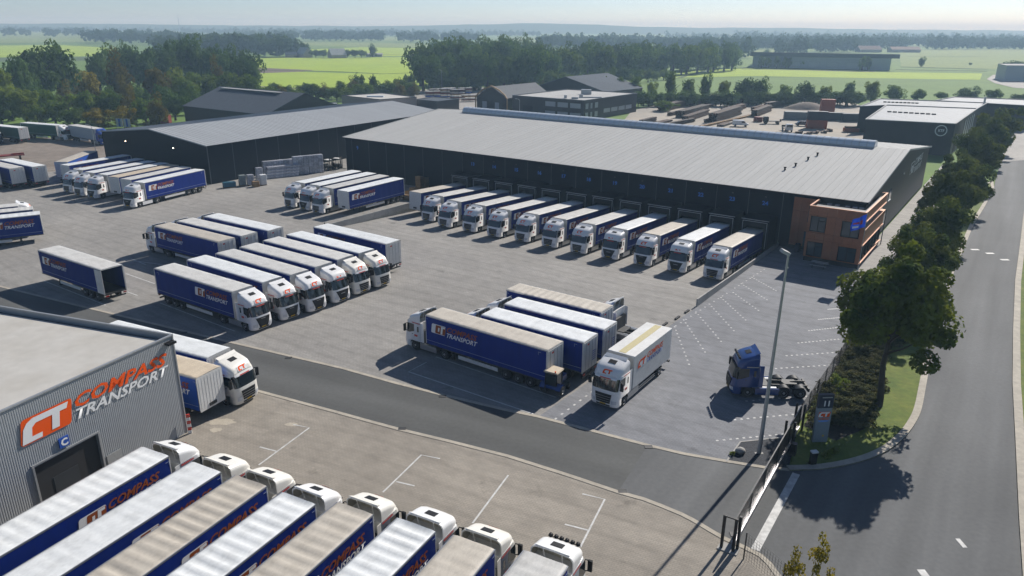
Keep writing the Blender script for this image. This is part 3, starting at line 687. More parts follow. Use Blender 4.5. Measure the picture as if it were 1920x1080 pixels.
# docks: local frame of the big warehouse
WO = Vector((39.3, 101.2, 0)); WAZ = -35.0
def WL(x, y, z=0.0): return WO + unit(WAZ) * x + unit(WAZ + 90) * y + Vector((0, 0, z))
DOCK_X = [-3.95 - 4.81 * (11 - i) for i in range(12)]
RAMP = 1.35 / 30.0                    # the dock pit falls 1.35 m towards the wall
def ramp_z(y): return -RAMP * (y + 30.0)
DFACE = [None, 'bars', 'bars', 'bars', 'bars', 'bars', 'bars', 'bars', 'block', 'wide', 'block', 'bars']
DROOF = ['tarp_beige', 'tarp_grey', 'tarp_grey', 'tarp_grey', 'tarp_grey', 'tarp_grey', 'tarp_grey', 'tarp_grey', 'tarp_white', 'tarp_beige', 'tarp_white', 'tarp_beige']
DY = [-15.8, -15.6, -17.1, -17.0, -17.1, -16.8, -16.9, -17.0, -16.8, -16.8, -16.7, -16.6]
for i in range(12):
    p = WL(DOCK_X[i], DY[i]); g = 'trucks backed into the loading docks'; w_ = f'{ORD[11 - i]} dock from the copper office'
    trailer(p, WAZ - 90, f'blue trailer with {ROOFWORD[DROOF[i]]} roof backed into the {w_}' if i else 'blue trailer with white front wall and no tractor at the dock beside the pallets', g, TR[i % 3], DROOF[i], z=ramp_z(DY[i]), pitch=-math.atan(RAMP))
    if DFACE[i]: tractor(p, WAZ - 90, f'white tractor unit of the truck at the {w_}', g, DFACE[i], z=ramp_z(DY[i]), pitch=-math.atan(RAMP))

H = [((-36.5, 125.2), 'tarp_white', 'bars'), ((-33.4, 123.2), 'tarp_white', 'block'), ((-30.7, 121.0), 'tarp_grey', 'bars'), ((-27.7, 118.6), 'tarp_white', None)]
for i, (p, rf, face) in enumerate(H):
    g = 'trucks beside the low concrete wall'
    trailer(p, -123.2, f'blue trailer, {ROOFWORD[rf]} roof, {ORD[i]} from the wrapped goods beside the low wall' if face else 'blue trailer with bright logo side and no tractor beside the low concrete wall', g, TR[i % 3], rf)
    if face: tractor(p, -123.2, f'white tractor unit, {ORD[i]} from the wrapped goods beside the low wall', g, face)
GR = [((-85.4, 140.1), 64.5, 'tarp_white', None, 'white-roofed blue trailer without tractor next to the slanting trailer'), ((-80.3, 135.6), 66, 'tarp_white', 'bars', 0), ((-76.8, 133.0), 66, 'tarp_white', 'bars', 0), ((-73.4, 131.1), 66, 'tarp_white', 'block', 0),
      ((-70.4, 129.0), 67.5, 'tarp_tan', None, 'tan-roofed trailer with white front wall and no tractor by the dark hall'), ((-67.2, 126.9), 67.5, 'tarp_grey', None, 'grey-roofed trailer with white front wall and no tractor by the dark hall'), ((-63.7, 124.4), 67, 'tarp_white', 'block', 0)]
kk = 0
for i, (p, az, rf, face, lab) in enumerate(GR):
    g = 'trucks parked against the dark hall'
    who = 'showing its whole logo side, outermost at the dark hall' if i == 6 else f'{ORD[kk]} of three side by side at the dark hall'
    trailer(p, az + 180, lab or f'blue trailer with white roof, {who}', g, TR[i % 3], rf)
    if face:
        tractor(p, az + 180, f'white tractor unit {who}', g, face); kk += 1
trailer((-88.0, 143.5), 276, 'blue trailer with beige roof and sunlight painted into its curtains, askew by the gravel yard', None, TR[2], 'tarp_beige', 'curtain_bright')  # brighter curtain colour stands in for sun falling on its side
J = [((-89.5, 139.0), 'tarp_white'), ((-92.5, 137.0), 'tarp_grey'), ((-95.6, 134.6), 'tarp_grey')]
for i, (p, rf) in enumerate(J):
    c = Vector((p[0], p[1], 0)) + unit(146) * 13.6
    trailer(c, 146, f'blue trailer showing white rear doors, {ORD[i]} from the gravel yard', 'trailers with rear doors towards the yard', TR[i], rf)
K = [((-67.4, 102.7), 'tarp_white'), ((-70.2, 105.6), 'tarp_grey'), ((-73.6, 107.6), 'tarp_grey')]
for i, (p, rf) in enumerate(K):
    trailer((p[0], p[1]), 32, f'blue trailer cut by the left picture edge, {ORD[i]} from the lone open trailer', 'trailers at the left picture edge', TR[i], rf)
tractor((-75.8, 109.2), 32, 'white tractor unit mostly hidden behind the trailers at the left edge', None, 'bars')

# row in the foreground, noses towards the asphalt lane
FG = [((-22.5, 40.5), 'tarp_white', 'wide', None, 0.3), ((-18.6, 38.8), 'tarp_white', 'block', 'cream_paint', 0.3), ((-15.4, 37.4), 'tarp_beige', 'bars', 'cream_paint', 0.3), ((-12.1, 35.7), 'tarp_white', 'wide', None, 0.3),
      ((-8.7, 34.8), 'tarp_beige', 'bars', 'cream_paint', 0.3), ((-5.1, 33.4), 'tarp_white', 'block', None, 0), ((-1.9, 32.0), 'tarp_beige', 'bars', 'cream_paint', 0), ((1.8, 30.8), 'tarp_grey', 'lights', None, 0)]
FGT = [make_trailer(13.6, seed=20 + i, sag=(0.05, 0.02, 0.09, 0.10, 0.07, 0.10, 0.02, 0.03)[i]) for i in range(8)]
for i, (p, rf, face, pt, _) in enumerate(FG):
    az = 64.0 - 0.3 * i + (0.4, -0.3, 0.5, -0.5, 0.2, -0.4, 0.6, -0.2)[i]; g = 'trucks in the front row by the grey warehouse'
    trailer(p, az, f'blue trailer with {ROOFWORD[rf]} roof, {ORD[i]} from the grey wall in the front row', g, FGT[i], rf)
    tractor(p, az, f'{"cream" if pt else "white"} tractor unit{" with roof lamps" if face == "lights" else ""}, {ORD[i]} from the grey wall, front row', g, face, pt, tpl=TC_LIGHTS if face == 'lights' else None)
# two behind the corner of the grey warehouse
trailer((-24.1, 55.4), -25.5, 'blue trailer with white roof coming out from behind the grey warehouse', None, TR[2], 'tarp_white')
tractor((-24.1, 55.4), -25.5, 'cream tractor unit coming out from behind the grey warehouse corner', None, 'bars', 'cream_paint')
trailer((-23.5, 51.8), -25.5, 'tan-roofed trailer with white front wall and no tractor at the grey warehouse corner', None, TR[1], 'tarp_tan', 'curtain_bright')
# beyond the gravel yard
trailer((-139, 199.5), 154, 'dark green curtain trailer at the hedge, leftmost of the trucks on gravel', None, TR_PLAIN, 'tarp_white', 'curtain_green')
tractor((-134.5, 192.5), -30, 'dark tractor unit at the left edge of the gravel yard', None, 'bars', 'chassis_dark')
trailer((-134.5, 192.5), -30, 'grey trailer mostly outside the picture behind the dark tractor unit', None, TR_PLAIN, 'tarp_white', 'shed_dark_grey')
trailer((-120.3, 199.0), -22, 'green curtain trailer coupled to a white tractor on the gravel', None, TR_PLAIN, 'tarp_white', 'curtain_green')
tractor((-120.3, 199.0), -22, 'white tractor unit facing the gravel yard in front of the hedge', None, 'wide')
trailer((-106.4, 192.2), -35, 'pale grey trailer parked in front of the hedge beside the dark hall', None, TR_PLAIN, 'tarp_grey', 'far_wall')
tractor((-106.4, 192.2), -35, 'blue tractor unit almost touching the corner of the dark hall', None, 'wide', 'curtain_bright')

# rigid box truck
def make_box_truck():
    t = make_tractor('bars', axles='rigid')
    t.p = [q for q in t.p if q[0] not in ('side_fairing',)] if False else t.p
    b = MB(); b.box(-7.5, 0.05, -1.25, 1.25, 0.95, 3.93); bx = t.add('cargo_box', bevel(b.mesh('cargo_box', 'grp_white'), 0.03))
    put_logo(t, bx, -1, -5.9, 2.5, 'white', y=1.262); put_logo(t, bx, 1, -0.6, 2.5, 'white', y=1.262)
    b = MB(); b.box(-7.3, -0.15, -0.32, 0.32, 3.932, 3.945); t.add('roof_light_strip', b.mesh('roof_light_strip', 'roof_strip'))
    for s in (-1, 1):
        b = MB(); b.box(-4.4, -0.9, s * 1.2 - 0.02, s * 1.2 + 0.02, 0.6, 0.68); b.box(-4.4, -0.9, s * 1.2 - 0.02, s * 1.2 + 0.02, 0.4, 0.48); t.add('side_guard', b.mesh('side_guard', 'silver'))
        b = MB(); b.box(-7.56, -7.5, s * 0.62 - 0.6, s * 0.62 + 0.6, 1.0, 3.85); t.add('rear_door', b.mesh('rear_door', 'grp_white'))
    b = MB(); b.box(-7.75, -7.5, -1.2, 1.2, 0.55, 0.7); t.add('tail_lift', b.mesh('tail_lift', 'chassis_dark'))
    return t
mat('roof_strip', (0.46, 0.40, 0.20), 0.6, var=0.2, vscale=2.0, stretch=(3, 0.4, 1))
spawn(make_box_truck(), 'box_truck', 'white rigid box truck with yellow strip along its roof', 'truck', (9.1, 55.95, 0), R(-125))
# small yard tractor behind the long trailer
def make_yard_tractor():
    t = Tpl(); b = MB()
    b.box(0.2, 1.7, -0.42, 0.42, 0.85, 1.55); b.box(-1.0, 0.3, -0.6, 0.6, 0.8, 1.15); t.add('bonnet', bevel(b.mesh('bonnet', 'navy_paint'), 0.06))
    b = MB()
    for x in (-0.95, 0.25):
        for y in (-0.65, 0.65): b.bar((x, y, 1.1), (x * 0.95, y * 0.95, 2.55), 0.07)
    t.add('cab_frame', b.mesh('cab_frame', 'black_plastic'))
    b = MB(); b.box(-0.9, 0.2, -0.6, 0.6, 1.2, 2.5); t.add('cab_glass', b.mesh('cab_glass', 'glass_dark'))
    b = MB(); b.box(-1.1, 0.45, -0.78, 0.78, 2.55, 2.72); t.add('roof', bevel(b.mesh('roof', 'tarp_tan'), 0.06, 2))
    for s in (-1, 1):
        k = t.add('wheel', TYRE2, (-0.6, s * 0.85, 0.72), 0 if s < 0 else math.pi); t.add('rim', RIM2, (0, 0, 0), 0, k)
        add_wheel(t, 1.35, s * 0.75, 0.33, (TYRE_S, RIM_S))
        b = MB(); rows = []
        for i in range(7):
            a = R(20 + 140 * i / 6); rows.append([(-0.6 + 0.66 * math.cos(a), s * 0.6, 0.72 + 0.66 * math.sin(a)), (-0.6 + 0.66 * math.cos(a), s * 1.15, 0.72 + 0.66 * math.sin(a))])
        b.grid(rows, 0, True); t.add('mudguard', b.mesh('mudguard', 'navy_paint'))
    b = MB(); b.tube((-1.0, -0.5, 2.72), (-1.0, -0.5, 2.9), 0.07); t.add('beacon', b.mesh('beacon', 'logo_orange'))
    return t
spawn(make_yard_tractor(), 'yard_tractor', 'small blue yard tractor with pale cab roof behind the long trailer', 'tractor', (*P2(1042, 690, 2.3), 0), R(60), scale=(0.9, 0.85, 0.85))

# ------------------------------------------------------------------ ground
def strip(pts, w, z0, z1, b=None, mi=0, side=0):
    """a band of width w along a ground polyline (side 0 centred, +1 to the left)"""
    b = b or MB(); pts = [Vector((p[0], p[1], 0)) for p in pts]; L = []; Rr = []
    for i, p in enumerate(pts):
        d = (pts[min(i + 1, len(pts) - 1)] - pts[max(i - 1, 0)]).normalized(); n = Vector((-d.y, d.x, 0))
        a, c = (w / 2, -w / 2) if side == 0 else ((w, 0) if side > 0 else (0, -w))
        L.append(p + n * a); Rr.append(p + n * c)
    rows = [[(l.x, l.y, z0), (l.x, l.y, z1), (r.x, r.y, z1), (r.x, r.y, z0)] for l, r in zip(L, Rr)]
    b.grid(rows, mi, False, closed=True); b.add(rows[0], [(0, 1, 2, 3)], mi); b.add(rows[-1], [(3, 2, 1, 0)], mi)
    return b
def smooth_line(pts, n=4):
    out = []; p = [Vector((q[0], q[1])) for q in pts]
    for i in range(len(p) - 1):
        a, b_, c, d = p[max(i - 1, 0)], p[i], p[i + 1], p[min(i + 2, len(p) - 1)]
        for k in range(n):
            t = k / n; out.append(tuple(0.5 * ((2 * b_) + (c - a) * t + (2 * a - 5 * b_ + 4 * c - d) * t * t + (3 * b_ - a - 3 * c + d) * t ** 3)))
    return out + [tuple(p[-1])]
gb = MB(); go = [(-8800, -280), (8800, -280), (8800, 7300), (-8800, 7300)]; gi = [WL(-59.4, -30)[:2], WL(-1.4, -30)[:2], WL(-1.4, 0.1)[:2], WL(-59.4, 0.1)[:2]]   # open over the dock pit
gb.add([(x, y, -0.25) for x, y in go + gi], [(0, 1, 5, 4), (1, 2, 6, 5), (2, 3, 7, 6), (3, 0, 4, 7)])
structure('ground', gb, 'field_green')
FIELDS = [
 ('meadow', 'field_bright', [(-120, 87), (0, 85), (110, 84), (200, 89), (250, 97), (236, 104), (0, 107), (-120, 108)]),
 ('crop_field', 'field_dark', [(-120, 110), (0, 108), (180, 106), (260, 104), (260, 112), (0, 115), (-120, 116)]),
 ('crop_field', 'field_green', [(-120, 117), (0, 116), (200, 113), (300, 118), (300, 150), (-120, 170)]),
 ('crop_field', 'field_pale', [(-120, 62), (0, 58), (100, 58), (165, 66), (190, 78), (0, 80), (-120, 82)]),
 ('meadow', 'field_bright', [(470, 108), (620, 107.5), (790, 106), (860, 104), (860, 137), (720, 137.5), (560, 131), (470, 131)]),
 ('ploughed_strip', 'field_brown', [(470, 128), (500, 127), (590, 131), (560, 134.5), (470, 137)]),
 ('meadow', 'field_bright', [(455, 138), (560, 134), (720, 138), (830, 134), (800, 164), (620, 170), (455, 163)]),
 ('meadow', 'field_bright', [(560, 93), (680, 88), (850, 91), (850, 104), (700, 105), (560, 101)]),
 ('crop_field', 'field_pale', [(540, 78), (700, 80), (840, 83), (845, 90), (700, 88), (540, 84)]),
 ('crop_field', 'field_pale', [(640, 68), (760, 70), (800, 76), (640, 75)]),
 ('crop_field', 'field_pale', [(940, 70), (1040, 70), (1040, 78), (940, 78)]),
 ('crop_field', 'field_green', [(1080, 156), (1260, 146), (1420, 143), (1700, 146), (1840, 150), (2100, 160), (2100, 215), (1500, 200), (1080, 190)]),
 ('meadow', 'field_bright', [(1215, 146), (1320, 130), (1400, 128), (1600, 134), (1842, 137), (1838, 149), (1640, 146), (1420, 142)]),
 ('meadow', 'field_pale', [(1390, 96), (1460, 90), (1470, 98), (1540, 99), (1560, 103), (1390, 108)]),
 ('meadow', 'field_pale', [(1685, 97), (1760, 92), (2100, 92), (2100, 133), (1900, 130), (1690, 124)]),
 ('meadow', 'field_pale', [(1060, 90), (1240, 88), (1320, 92), (1060, 96)]),
]
seen_f = {}
for i, (n, m, poly) in enumerate(FIELDS):
    structure('field', MB().sheet([P2(x, y) for x, y in poly], -0.22 + 0.004 * i), m)

for pts, w_, m_ in (([(470, 131), (560, 132), (640, 134), (720, 138), (830, 134)], 2.2, 'field_dark'), ([(440, 159), (520, 163), (620, 169), (680, 173)], 2.6, 'gravel'), ([(440, 161.5), (520, 166), (620, 172)], 2.0, 'field_dark'), ([(545, 92), (680, 87.5), (850, 90.5)], 3.5, 'field_dark'), ([(700, 103), (760, 101), (850, 100)], 3.0, 'field_dark'),
                    ([(-60, 83), (0, 82), (180, 79.5)], 5, 'field_dark'), ([(0, 128), (60, 129), (140, 130)], 2.5, 'gravel'), ([(1390, 129.5), (1500, 131), (1640, 134)], 3.0, 'gravel'), ([(1690, 125), (1760, 127), (1850, 129)], 6.0, 'field_dark'), ([(1680, 130), (1850, 133)], 5.0, 'field_dark'), ([(1270, 146), (1330, 131), (1400, 126), (1430, 124)], 3.0, 'field_dark'), ([(1700, 105), (1850, 106)], 6, 'field_dark')):
    structure('field_track' if m_ == 'gravel' else 'ditch', strip([P2(*p) for p in pts], w_, -0.2, -0.1), m_)
LANE_N = [(-300, 468), (-60, 524), (157, 577), (430, 643), (640, 692), (740, 720), (827, 742), (958, 773), (1007, 783), (1213, 837), (1280, 853), (1360, 867), (1440, 880), (1480, 883)]
VERGE_W = [(1480, 883), (1547, 880), (1613, 867), (1663, 847), (1697, 820), (1717, 793), (1728, 767), (1737, 720), (1752, 640), (1777, 553), (1790, 507), (1810, 460), (1827, 420), (1848, 385), (1864, 352)]
LANE_S = [(-300, 500), (150, 640), (480, 730), (640, 773), (750, 803), (953, 853), (1160, 920), (1207, 933), (1280, 962), (1317, 982), (1360, 1007), (1430, 1040), (1463, 1078), (1520, 1150)]
STREET_E = [(1938, 250), (1930, 330), (1918, 410), (1912, 460), (1903, 527), (1899, 620), (1898, 720), (1903, 820), (1910, 970), (1917, 1080), (1930, 1250)]
lane_n = [P2(*p) for p in LANE_N]; verge_w = smooth_line([P2(*p) for p in VERGE_W]); lane_s = smooth_line([P2(*p) for p in LANE_S], 2); street_e = [P2(*p) for p in STREET_E]
yard = lane_n[:9] + [WL(-1.4, -30)[:2], WL(-59.4, -30)[:2], WL(-59.4, 0.1)[:2], WL(-91, 0.1)[:2], WL(-91, 40)[:2], (-40, 200), P2(214, 303), P2(96, 322), P2(0, 330), (-150, 150)]
structure('yard_pavement', MB().sheet(yard, 0.0), 'yard_pavers')
pit = MB(); pit.add([WL(-59.4, -30, 0), WL(-1.4, -30, 0), WL(-1.4, 0.1, ramp_z(0.1)), WL(-59.4, 0.1, ramp_z(0.1))], [(0, 1, 2, 3)])
structure('dock_ramp', pit, 'yard_pavers')
structure('gravel_yard', MB().sheet([P2(-200, 345), P2(-200, 262), P2(0, 257), P2(110, 258), P2(260, 258), P2(240, 305), P2(96, 324), P2(0, 333)], -0.03), 'gravel')
structure('apron_pavement', MB().sheet(lane_s[:-1] + [(25, 20), (25, -5), (-60, -5), (-75, 60)], 0.0), 'apron_pavers')
OFF_E = [(22.6, 51.2), (36.0, 70.3), (53.2, 94.8)]
structure('office_pavement', MB().sheet([lane_n[8], WL(-1.4, -30)[:2], WL(-1.4, 0.1)[:2], WL(9.4, 0.1)[:2], WL(14.6, -2)[:2]] + OFF_E[::-1] + [lane_n[12], lane_n[11], lane_n[10], lane_n[9]], 0.0), 'office_pavers')
structure('footpath', MB().sheet([WL(10.0, -9)[:2], WL(14.6, -9)[:2], WL(14.6, 90)[:2], WL(9.4, 90)[:2], WL(9.4, 9)[:2]], 0.006), 'path_tiles')
# asphalt lane, gate mouth and street
split_n, split_s = 9, 12
ln = lane_n[:split_n + 1]; k_s = next(i for i, p in enumerate(lane_s) if p[0] >= P2(1160, 920)[0])
structure('asphalt_lane', MB().sheet(ln + lane_s[:k_s + 1][::-1], 0.004), 'asphalt')
north = [P2(1866, 340), P2(1872, 318), P2(1882, 290), P2(1890, 262), P2(1897, 240)]
structure('street', MB().sheet(lane_n[split_n:] + verge_w + north + street_e + [(60, 15), (25, 15)] + lane_s[k_s:][::-1], 0.0), 'street_asphalt')
structure('side_road', MB().sheet([P2(1812, 300), P2(1874, 303), P2(1990, 296), P2(1990, 222), P2(1895, 236), P2(1860, 262)], 0.01), 'path_tiles')
structure('far_road', MB().sheet([P2(1850, 148), P2(1862, 140), P2(1960, 140), P2(1960, 168), P2(1900, 164), P2(1866, 156)], -0.05), 'path_tiles')
structure('storage_ground', MB().sheet([P2(1140, 262), P2(1185, 207), P2(1320, 176), P2(1570, 184), P2(1640, 205), P2(1700, 262), P2(1700, 310), P2(1400, 290)], -0.04), 'storage_yard')
structure('office_ground', MB().sheet([P2(560, 232), P2(640, 205), P2(790, 168), P2(905, 163), P2(965, 215), P2(1180, 252), P2(1140, 275), P2(800, 232)], -0.035), 'path_tiles')
# kerbs and edge bands
for nm, pts, w, h, sd in (('lane_kerb', lane_n[1:], 0.34, 0.03, 1), ('lane_kerb', lane_s, 0.34, 0.03, -1)):
    structure(nm, strip(smooth_line(pts, 1) if nm == 'x' else pts, w, -0.05, h, side=sd), 'kerb')
structure('street_kerb', strip(verge_w + [P2(1862, 340), P2(1850, 344)], 0.55, -0.05, 0.12, side=1), 'kerb')
structure('street_kerb', strip(street_e, 0.62, -0.05, 0.12, side=1), 'kerb')
verge_poly = verge_w + [P2(1858, 345), WL(16.5, 66)[:2]] + OFF_E[::-1]
structure('verge', MB().prism(verge_poly, -0.05, 0.09), 'lawn')
structure('verge', MB().prism(street_e + [(90, 30), (140, 120), (190, 190)], -0.05, 0.09), 'lawn')
# dark planting bed under the street trees
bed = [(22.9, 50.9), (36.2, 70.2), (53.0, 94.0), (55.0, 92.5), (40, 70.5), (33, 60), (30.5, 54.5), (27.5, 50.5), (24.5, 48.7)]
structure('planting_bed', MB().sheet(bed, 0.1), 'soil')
structure('gravel_bed', MB().prism([P2(1362, 866), P2(1388, 829), P2(1492, 818), P2(1478, 880), P2(1440, 879)], 0.0, 0.02), 'black_gravel')
rs_ = random.Random(2)
for (px, py, a_, b_) in ((415, 791, 1.1, 0.55), (546, 796, 0.5, 0.3), (405, 806, 0.5, 0.35)):
    c = P(px, py); structure('sand_patch', MB().sheet([(c.x + a_ * rs_.uniform(0.75, 1.15) * math.cos(k * 0.3307), c.y + b_ * rs_.uniform(0.75, 1.15) * math.sin(k * 0.3307)) for k in range(19)], 0.006), 'sand')
strip_b = strip([P2(1362, 866), P2(1388, 829), P2(1492, 818)], 0.12, 0.0, 0.04); structure('bed_edging', strip_b, 'concrete')
# painted marks
def paint(pts, w=0.12, z=0.008):
    structure('road_marking', strip(pts, w, z - 0.004, z), 'road_paint')
for a in [[(550, 796), (580, 802), (485, 872)], [(487, 838), (518, 846)], [(825, 860), (790, 853), (718, 923)], [(743, 903), (777, 911)], [(953, 891), (886, 981)], [(1092, 926), (1134, 936), (1088, 1026)], [(1059, 983), (1102, 994)],
          [(800, 679), (766, 697), (1000, 776)], [(817, 669), (1042, 745)], [(273, 496), (245, 485), (235, 487)], [(300, 568), (440, 621)], [(83, 527), (198, 572)], [(236, 513), (290, 532)], [(238, 547), (258, 554)], [(250, 489), (348, 502)], [(388, 636), (425, 624)]]:
    paint([P2(*p) for p in a])
structure('road_marking', strip([P2(1416, 1031), P2(1493, 888)], 0.5, 0.004, 0.008), 'road_paint')
for q in [(1828, 468), (1856, 475), (1884, 487)]:
    c = P(*q); structure('road_marking', MB().box(c.x - 0.55, c.x + 0.55, c.y - 0.28, c.y + 0.28, 0.004, 0.008), 'road_paint')
for a, b in [((1791, 1010), (1814, 1027)), ((1719, 1068), (1754, 1095))]:
    p0, p1 = P(*a), P(*b); structure('drain_cover', MB().box(p0.x, p1.x, p1.y, p0.y, 0.0, 0.012), 'road_paint')
for q in [(830, 743), (754, 804), (1167, 921), (1216, 838), (541, 671), (345, 624), (1378, 1002)]:
    c = P(*q); structure('drain_cover', MB().box(-0.3, 0.3, -0.22, 0.22, 0.0, 0.034), 'chassis_dark').location = (c.x, c.y, 0)
def dots(a, b, n, w=0.10):
    A_, B_ = P(*a), P(*b); bb = MB(); d = (B_ - A_).normalized()
    for i in range(n):
        c = A_.lerp(B_, i / (n - 1)); M = Matrix.Translation((c.x, c.y, 0)) @ d.to_track_quat('X', 'Z').to_matrix().to_4x4()
        bb.box(-w, w, -0.08, 0.08, 0.003, 0.007, 0, M)
    structure('bay_marking', bb, 'road_paint')
dots((1042, 785), (1120, 727), 8, 0.13)
dots((1433, 505), (1267, 611), 22)
for a, b in [((1410, 520), (1455, 545)), ((1390, 532), (1438, 562)), ((1370, 545), (1422, 582)), ((1352, 558), (1398, 600)), ((1330, 570), (1376, 620)), ((1305, 585), (1352, 640)), ((1282, 600), (1322, 660)), ((1265, 613), (1292, 683))]:
    dots(a, b, 11)
for a, b in [((1553, 580), (1590, 577)), ((1535, 599), (1580, 595)), ((1517, 620), (1572, 614)), ((1497, 643), (1572, 636)), ((1475, 667), (1580, 660)), ((1455, 691), (1566, 684)), ((1400, 752), (1535, 741)), ((1378, 787), (1510, 775)), ((1345, 826), (1480, 813))]:
    dots(a, b, 12)
for q in [(1288, 585), (1270, 597), (1247, 609)]:
    c = P(*q); tag(MB().box(-0.5, 0.5, -0.12, 0.12, 0, 0.16).obj('wheel_stop', 'black_plastic', None, (c.x, c.y, 0), R(55)), f'low black wheel stop on the edge of the grey bays, {"nearest" if q[0] < 1250 else "middle" if q[0] < 1280 else "farthest"} the box truck', 'wheel stop', 'wheel stops')

# ------------------------------------------------------------------ big warehouse
def ribbed(x0, x1, pitch, ya, za, yb, zb, h=0.045, w=0.09):
    """sheet from eave (ya, za) to ridge (yb, zb) with standing ribs across x"""
    b = MB(); prof = []; x = x0
    while x < x1 - 1e-6:
        xe = min(x + pitch, x1); prof += [(x, 0), (xe - w, 0), (xe - w * 0.7, h), (xe - w * 0.3, h)]; x = xe
    prof.append((x1, 0))
    b.grid([[(x, ya, za + dz) for x, dz in prof], [(x, yb, zb + dz) for x, dz in prof]], 0, False, flip=(yb < ya)); return b
wh = thing('warehouse', 'huge dark loading warehouse with pale ribbed roof and numbered docks', 'warehouse', WO, R(WAZ))
EAVE, RIDGE, DEP, XL, XR = 7.8, 10.95, 60.0, -90.0, 9.2
ribbed(XL - 0.3, XR + 0.3, 1.1, -0.35, EAVE + 0.02, DEP / 2, RIDGE).obj('roof', 'roof_grey', wh)
ribbed(XL - 0.3, XR + 0.3, 1.1, DEP + 0.35, EAVE + 0.02, DEP / 2, RIDGE).obj('roof', 'roof_grey', wh)
n_b = 20; bw = 4.81; x_r = -1.54
k = 0; xs_ = [XR, x_r]
while xs_[-1] - bw > XL + 1.5: xs_.append(xs_[-1] - bw)
xs_.append(XL)
for a, b_ in zip(xs_[1:], xs_[:-1]):
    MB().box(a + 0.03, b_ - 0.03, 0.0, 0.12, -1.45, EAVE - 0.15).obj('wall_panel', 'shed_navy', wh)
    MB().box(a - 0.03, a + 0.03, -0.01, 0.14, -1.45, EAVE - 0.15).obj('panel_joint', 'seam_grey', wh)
for x, nm in ((XR, 'gable_wall'), (XL, 'gable_wall')):
    b = MB(); s = 0.1 if x < 0 else -0.1
    prof = [(0.13, 0), (DEP, 0), (DEP, EAVE - 0.02), (DEP / 2, RIDGE - 0.05), (0.13, EAVE - 0.02)]
    b.add([(x, y, z) for y, z in prof] + [(x + s, y, z) for y, z in prof], [(0, 1, 2, 3, 4), (9, 8, 7, 6, 5)] + [(i, 5 + i, 5 + (i + 1) % 5, (i + 1) % 5) for i in range(5)])
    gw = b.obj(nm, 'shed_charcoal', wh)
    if x > 0:
        for (y, z, wy, hz) in ((15.0, 4.6, 2.0, 1.7), (18.2, 4.6, 2.0, 1.7), (15.6, 1.2, 1.8, 1.7), (17.6, 1.2, 0.9, 1.9)):
            w_ = MB().box(x + 0.002, x + 0.05, y, y + wy, z, z + hz).obj('window', 'glass_window', gw)
            MB().box(x + 0.002, x + 0.09, y - 0.06, y + wy + 0.06, z - 0.1, z - 0.02).obj('window_sill', 'galvanised', gw)
        for y in (11.0, 30.0): MB().box(x + 0.001, x + 0.14, y, y + 0.5, 6.9, 7.1).obj('wall_lamp', 'galvanised', gw)
        em, el = emblem('logo_white', 'shed_charcoal', 2.0)
        for me, off in ((em, 0.01), (el, 0.015), ):
            link(me.name, me, gw, (x + off, 37.5, 5.6), R(90))
        link('lettering', text_mesh('lettering', 'COMPASS', 1.7, 'logo_white', 0.3, 0.03, 1.2), gw, (x + 0.012, 42.2, 6.6), R(90))
        link('lettering', text_mesh('lettering', 'TRANSPORT', 1.4, 'logo_white', 0.3, 0.03, 1.15), gw, (x + 0.012, 42.0, 5.3), R(90))
MB().box(XL, XR, DEP - 0.1, DEP, 0, EAVE - 0.05).obj('back_wall', 'shed_charcoal', wh)
MB().box(XL - 0.3, XR + 0.3, -0.5, -0.352, EAVE - 0.22, EAVE + 0.0).obj('gutter', 'shed_navy', wh)
for s, x in ((1, XR + 0.3), (-1, XL - 0.3)):
    for ya, yb in ((-0.35, DEP / 2), (DEP + 0.35, DEP / 2)):
        b = MB(); b.bar((x + 0.03 * s, ya, EAVE - 0.04), (x + 0.03 * s, yb, RIDGE - 0.02), 0.06, 0.3); b.obj('verge_trim', 'roof_grey', wh)
# barrel skylight along the ridge, pane by pane
sk = MB().box(-82.2, 4.4, DEP / 2 - 1.35, DEP / 2 + 1.35, RIDGE - 0.15, RIDGE + 0.1).obj('ridge_skylight', 'galvanised', wh)
rows = [[(0, DEP / 2 + 1.3 * math.cos(R(a)), RIDGE + 0.1 + 0.95 * math.sin(R(a))) for a in range(180, -1, -15)], [(0, DEP / 2 + 1.3 * math.cos(R(a)), RIDGE + 0.1 + 0.95 * math.sin(R(a))) for a in range(180, -1, -15)]]
npan = 74; pw = 86.6 / npan
rows[1] = [(pw - 0.07, y, z) for _, y, z in rows[1]]
pane_me = MB().grid(rows, 0, True).mesh('pane', 'polycarbonate')
rib_rows = [[(0, DEP / 2 + 1.33 * math.cos(R(a)), RIDGE + 0.1 + 0.985 * math.sin(R(a))) for a in range(180, -1, -15)], [(0.07, DEP / 2 + 1.33 * math.cos(R(a)), RIDGE + 0.1 + 0.985 * math.sin(R(a))) for a in range(180, -1, -15)]]
rib_me = MB().grid(rib_rows, 0, True).mesh('glazing_bar', 'roof_pale')
for i in range(npan):
    link('pane', pane_me, sk, (-82.2 + i * pw, 0, 0)); link('glazing_bar', rib_me, sk, (-82.2 + (i + 1) * pw - 0.07, 0, 0))
for x in (-82.2, 4.4):
    MB().add([(x, y, z) for _, y, z in rows[0]], [tuple(range(13)) if x > 0 else tuple(reversed(range(13)))]).obj('skylight_end', 'polycarbonate', sk)
for (x, y) in ((-4.6, 10.5), (-3.8, 13.3), (-3.1, 17.6), (-2.5, 20.8)):
    z = EAVE + (RIDGE - EAVE) * y / 30; b = MB(); b.tube((x, y, z - 0.05), (x, y, z + 0.4), 0.14); b.tube((x, y, z + 0.4), (x, y, z + 0.55), 0.22); b.obj('roof_vent', 'black_plastic', wh)
